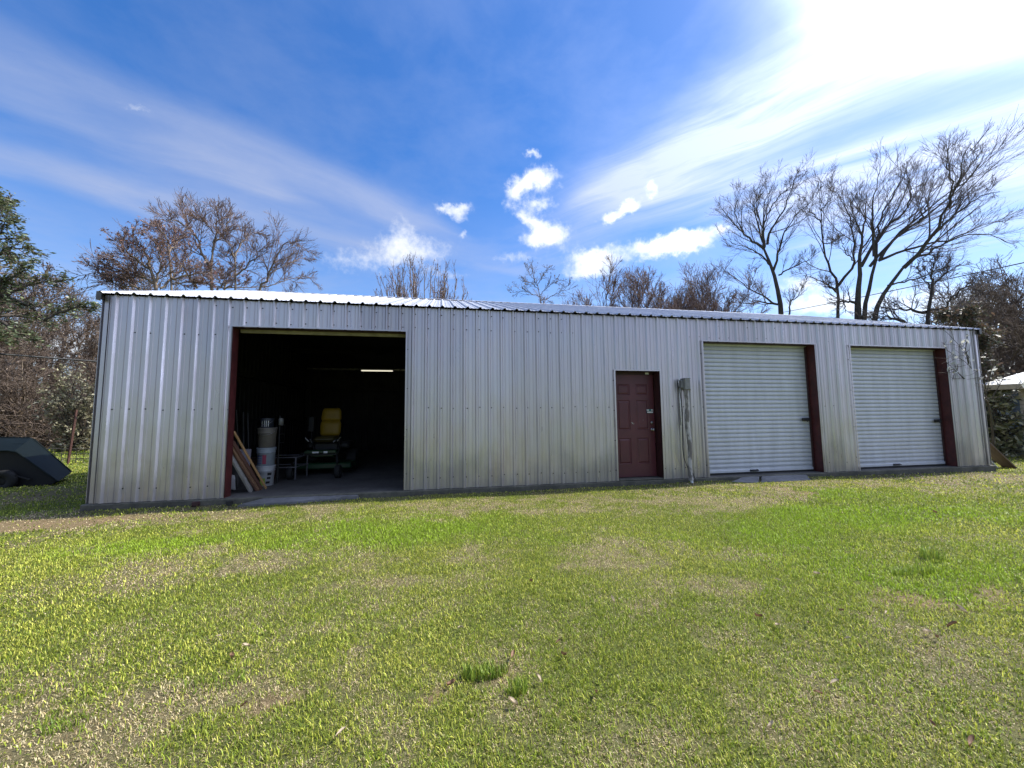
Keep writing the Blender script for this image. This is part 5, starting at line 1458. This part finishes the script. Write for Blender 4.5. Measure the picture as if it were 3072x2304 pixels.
# ------------------------------------------------------------------ lawn
def lawn():
    rg = np.random.default_rng(21)
    rings = [(1.1, 2.6, 19000, .0036, .030), (2.6, 4.2, 13000, .0045, .030), (4.2, 7, 7500, .0062, .031), (7, 11, 3000, .0105, .034), (11, 18, 700, .020, .04), (18, 34, 110, .045, .06)]
    XY = []; W = []; H_ = []
    for r0, r1, den, wd, h in rings:
        a0, a1 = YAW-R(64), YAW+R(64); n = int((a1-a0)/2*(r1*r1-r0*r0)*den)
        a = rg.uniform(a0, a1, n); r_ = np.sqrt(rg.uniform(r0*r0, r1*r1, n))
        x = CAM[0]+np.sin(a)*r_; y = CAM[1]+np.cos(a)*r_
        XY.append(np.stack([x, y], 1)); W.append(np.full(n, wd)); H_.append(np.full(n, h))
    XY = np.concatenate(XY); W = np.concatenate(W); H_ = np.concatenate(H_)
    x, y = XY.T
    keep = ~((x > -.23) & (x < 17.96) & (y > -.06) & (y < 9.25))
    keep &= ~((x > 1.97) & (x < 3.7) & (y > -.27+.16*np.clip((x-2.7), 0, 1)) & (y < 0)); keep &= ~((x > 10.65+.5*np.clip(-y-.2, 0, 1)) & (x < 12.7+.7*y) & (y > -.47) & (y < 0))
    st, so_, lu = cover(x, y)
    dens = 1-.05*st-.70*so_
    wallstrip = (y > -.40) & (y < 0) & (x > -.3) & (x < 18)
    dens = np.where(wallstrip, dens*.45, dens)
    clump = fbm(x, y, .07, 51, 2)
    dens *= np.clip(.35+1.4*clump, .2, 1.1)
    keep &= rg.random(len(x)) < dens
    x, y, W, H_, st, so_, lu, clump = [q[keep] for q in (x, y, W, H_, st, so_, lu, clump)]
    n = len(x)
    isdry = rg.random(n) < np.clip(st*.74+.08, 0, .84)
    h = H_*(.45+.8*rg.random(n))*np.where(isdry, .62, 1)*(1+.35*lu)*(.75+.5*clump)
    yaw = rg.uniform(0, 2*np.pi, n); tilt = np.where(isdry, rg.uniform(.6, 1.5, n), rg.uniform(.15, 1.25, n))
    bd = np.stack([np.cos(yaw), np.sin(yaw)], 1); sd = np.stack([-np.sin(yaw), np.cos(yaw)], 1)*(W*(.7+.6*rg.random(n)))[:, None]/2
    z = gz(x, y)-.004
    base = np.stack([x, y, z], 1)
    m1 = base+np.concatenate([bd*(np.sin(tilt*.6)*h*.55)[:, None], (np.cos(tilt*.6)*h*.55)[:, None]], 1)
    tp = m1+np.concatenate([bd*(np.sin(tilt*1.25)*h*.5)[:, None], (np.cos(np.minimum(tilt*1.25, 1.6))*h*.5)[:, None]], 1)
    s3 = np.concatenate([sd, np.zeros((n, 1))], 1)
    V = np.stack([base-s3, base+s3, m1+s3*.8, m1-s3*.8, tp], 1).reshape(-1, 3)
    I = np.arange(n)*5
    quads = np.stack([I, I+1, I+2, I+3], 1); tris = np.stack([I+3, I+2, I+4], 1)
    g1 = np.array([.30, .355, .036]); g2 = np.array([.13, .19, .024]); g3 = np.array([.60, .58, .11]); lush = np.array([.27, .40, .024])
    k = fbm(x, y, 1.3, 71, 3)[:, None]; r_ = rg.random((n, 1))
    c = g2+(g1-g2)*np.clip(r_*1.2, 0, 1); c = c+(g3-c)*(rg.random((n, 1)) < np.clip(.18+.9*(k-.35), .10, .75))*.85
    c = c+(lush-c)*np.clip(lu[:, None]*.8, 0, .8)
    dry = np.array([.62, .53, .31])+(np.array([.36, .27, .15])-np.array([.60, .53, .33]))*(rg.random((n, 1))**1.6)
    c = np.where(isdry[:, None], dry, c)*(.45+.95*rg.random((n, 1)))
    cols = np.repeat(c, 5, axis=0)
    me = np_mesh('lawn_grass', V, quads, tris, [M_BLADE], cols, False)
    tag(link('lawn_grass', me), 'short mown winter lawn with dry straw patches', 'grass', kind='stuff')
    print('blades', n)
lawn()
def tufts():
    rg = np.random.default_rng(33)
    for (px, py, rx, ry, n, h, lab) in ((1455, 2055, .13, .05, 300, .075, 'tall dark green grass tuft around a small bare hole in the foreground'), (1550, 2110, .06, .04, 90, .09, 'small bright tuft right beside the tall dark tuft'),
                                        (2750, 1745, .25, .05, 260, .08, 'dark weedy tuft behind the bare strip on the right'), (2800, 1700, .10, .08, 90, .14, 'thin upright weed stalks on the right side of the lawn'),
                                        (640, 2090, .16, .07, 110, .05, 'low dark clover patch on the left of the lawn'), (180, 2215, .12, .06, 90, .05, 'low clover patch near the lower left corner')):
        p = atZ(px, py, -.19); a = rg.uniform(0, 6.28, n); r_ = np.sqrt(rg.random(n)); x = p[0]+np.cos(a)*r_*rx; y = p[1]+np.sin(a)*r_*ry
        hh = h*(.5+.7*rg.random(n)); yaw = rg.uniform(0, 6.28, n); tl = rg.uniform(.1, .8, n); bd = np.stack([np.cos(yaw), np.sin(yaw)], 1); s = np.stack([-np.sin(yaw), np.cos(yaw), np.zeros(n)], 1)*.0028
        b = np.stack([x, y, gz(x, y)-.004], 1); m1 = b+np.concatenate([bd*(np.sin(tl*.5)*hh*.55)[:, None], (np.cos(tl*.5)*hh*.55)[:, None]], 1); tp = m1+np.concatenate([bd*(np.sin(tl*1.3)*hh*.5)[:, None], (np.cos(tl*1.3)*hh*.5)[:, None]], 1)
        V = np.stack([b-s, b+s, m1+s*.8, m1-s*.8, tp], 1).reshape(-1, 3)-np.array([p[0], p[1], 0]); I = np.arange(n)*5
        c = np.array([.14, .22, .03])*(.5+.9*rg.random((n, 1)))+np.array([.22, .20, .03])*rg.random((n, 1))**2
        me = np_mesh('grass_tuft', V, np.stack([I, I+1, I+2, I+3], 1), np.stack([I+3, I+2, I+4], 1), [M_BLADE], np.repeat(c, 5, axis=0), False)
        o = link('grass_tuft', me); o.location = (p[0], p[1], 0); tag(o, lab, 'grass tuft')
tufts()
def litter():
    # dead leaves lying on the lawn: curled quads, all individual
    rs = random.Random(4)
    def leaf_mesh(k):
        n = 6; V = []; F = []
        for i in range(n+1):
            t = i/n; wv = .5*math.sin(math.pi*min(1, t*1.05+.02))**.8*(.45+.1*k)
            for s in (-1, 0, 1): V.append((t-.5, s*wv*.6, .16*abs(s)*(1+.4*k)+.12*math.sin(t*3+k)+.02*rs.random()))
        for i in range(n):
            for s in (0, 1): F.append((i*3+s, (i+1)*3+s, (i+1)*3+s+1, i*3+s+1))
        q = MB(); q.add(V, F, 0, True); return q
    mats = [simple('pale_dead_leaf', (.50, .40, .28), .7, trans=.2), simple('brown_dead_leaf', (.22, .12, .07), .7, trans=.2)]
    src = []
    for k in range(4):
        o = leaf_mesh(k).build('fallen_leaf', mats[k % 2]); src.append(o)
    spots = [(2072+x/1.835, 1400+y/1.835) for x, y in ((485, 690), (655, 925), (480, 935), (835, 855), (870, 1010), (940, 1055), (1300, 975), (1365, 1005), (800, 1270), (705, 1330), (450, 1520), (1340, 1500), (1080, 870), (1450, 945), (1500, 860), (380, 885), (265, 535), (1560, 1610), (700, 655), (1350, 300))]
    spots += [(1000+x/1.835, 1400+y/1.835) for x, y in ((700, 955), (990, 1110), (990, 1380), (1270, 1110), (1130, 1250), (1450, 1335), (1540, 800), (650, 1270), (40, 1570), (1240, 1040), (940, 270), (1090, 690))]
    spots += [(x/1.835, 1400+y/1.835) for x, y in ((1200, 1010), (1340, 1410), (1350, 1060), (1270, 1130), (800, 970), (280, 1190))]
    used = set()
    where = ['lower left', 'lower middle', 'right side']
    for i, (px, py) in enumerate(spots):
        p = atZ(px, py, -.185); k = i % 4
        o = src[k] if k not in used else src[k].copy()
        if k in used: COL.objects.link(o)
        used.add(k); s = rs.uniform(.030, .062)
        o.location = (p[0], p[1], float(gz(p[0], p[1]))+.028); o.rotation_euler = (rs.uniform(-.4, .4), rs.uniform(-.4, .4), rs.uniform(0, 6.28)); o.scale = (s, s, s)
        reg = where[0 if px < 1000 else 1 if px < 2000 else 2]
        tag(o, 'small curled %s dead leaf lying on the %s of the lawn' % ('pale' if k % 2 == 0 else 'brown', reg), 'leaf', '%s dead leaves on the %s of the lawn' % ('pale' if k % 2 == 0 else 'brown', reg))
litter()
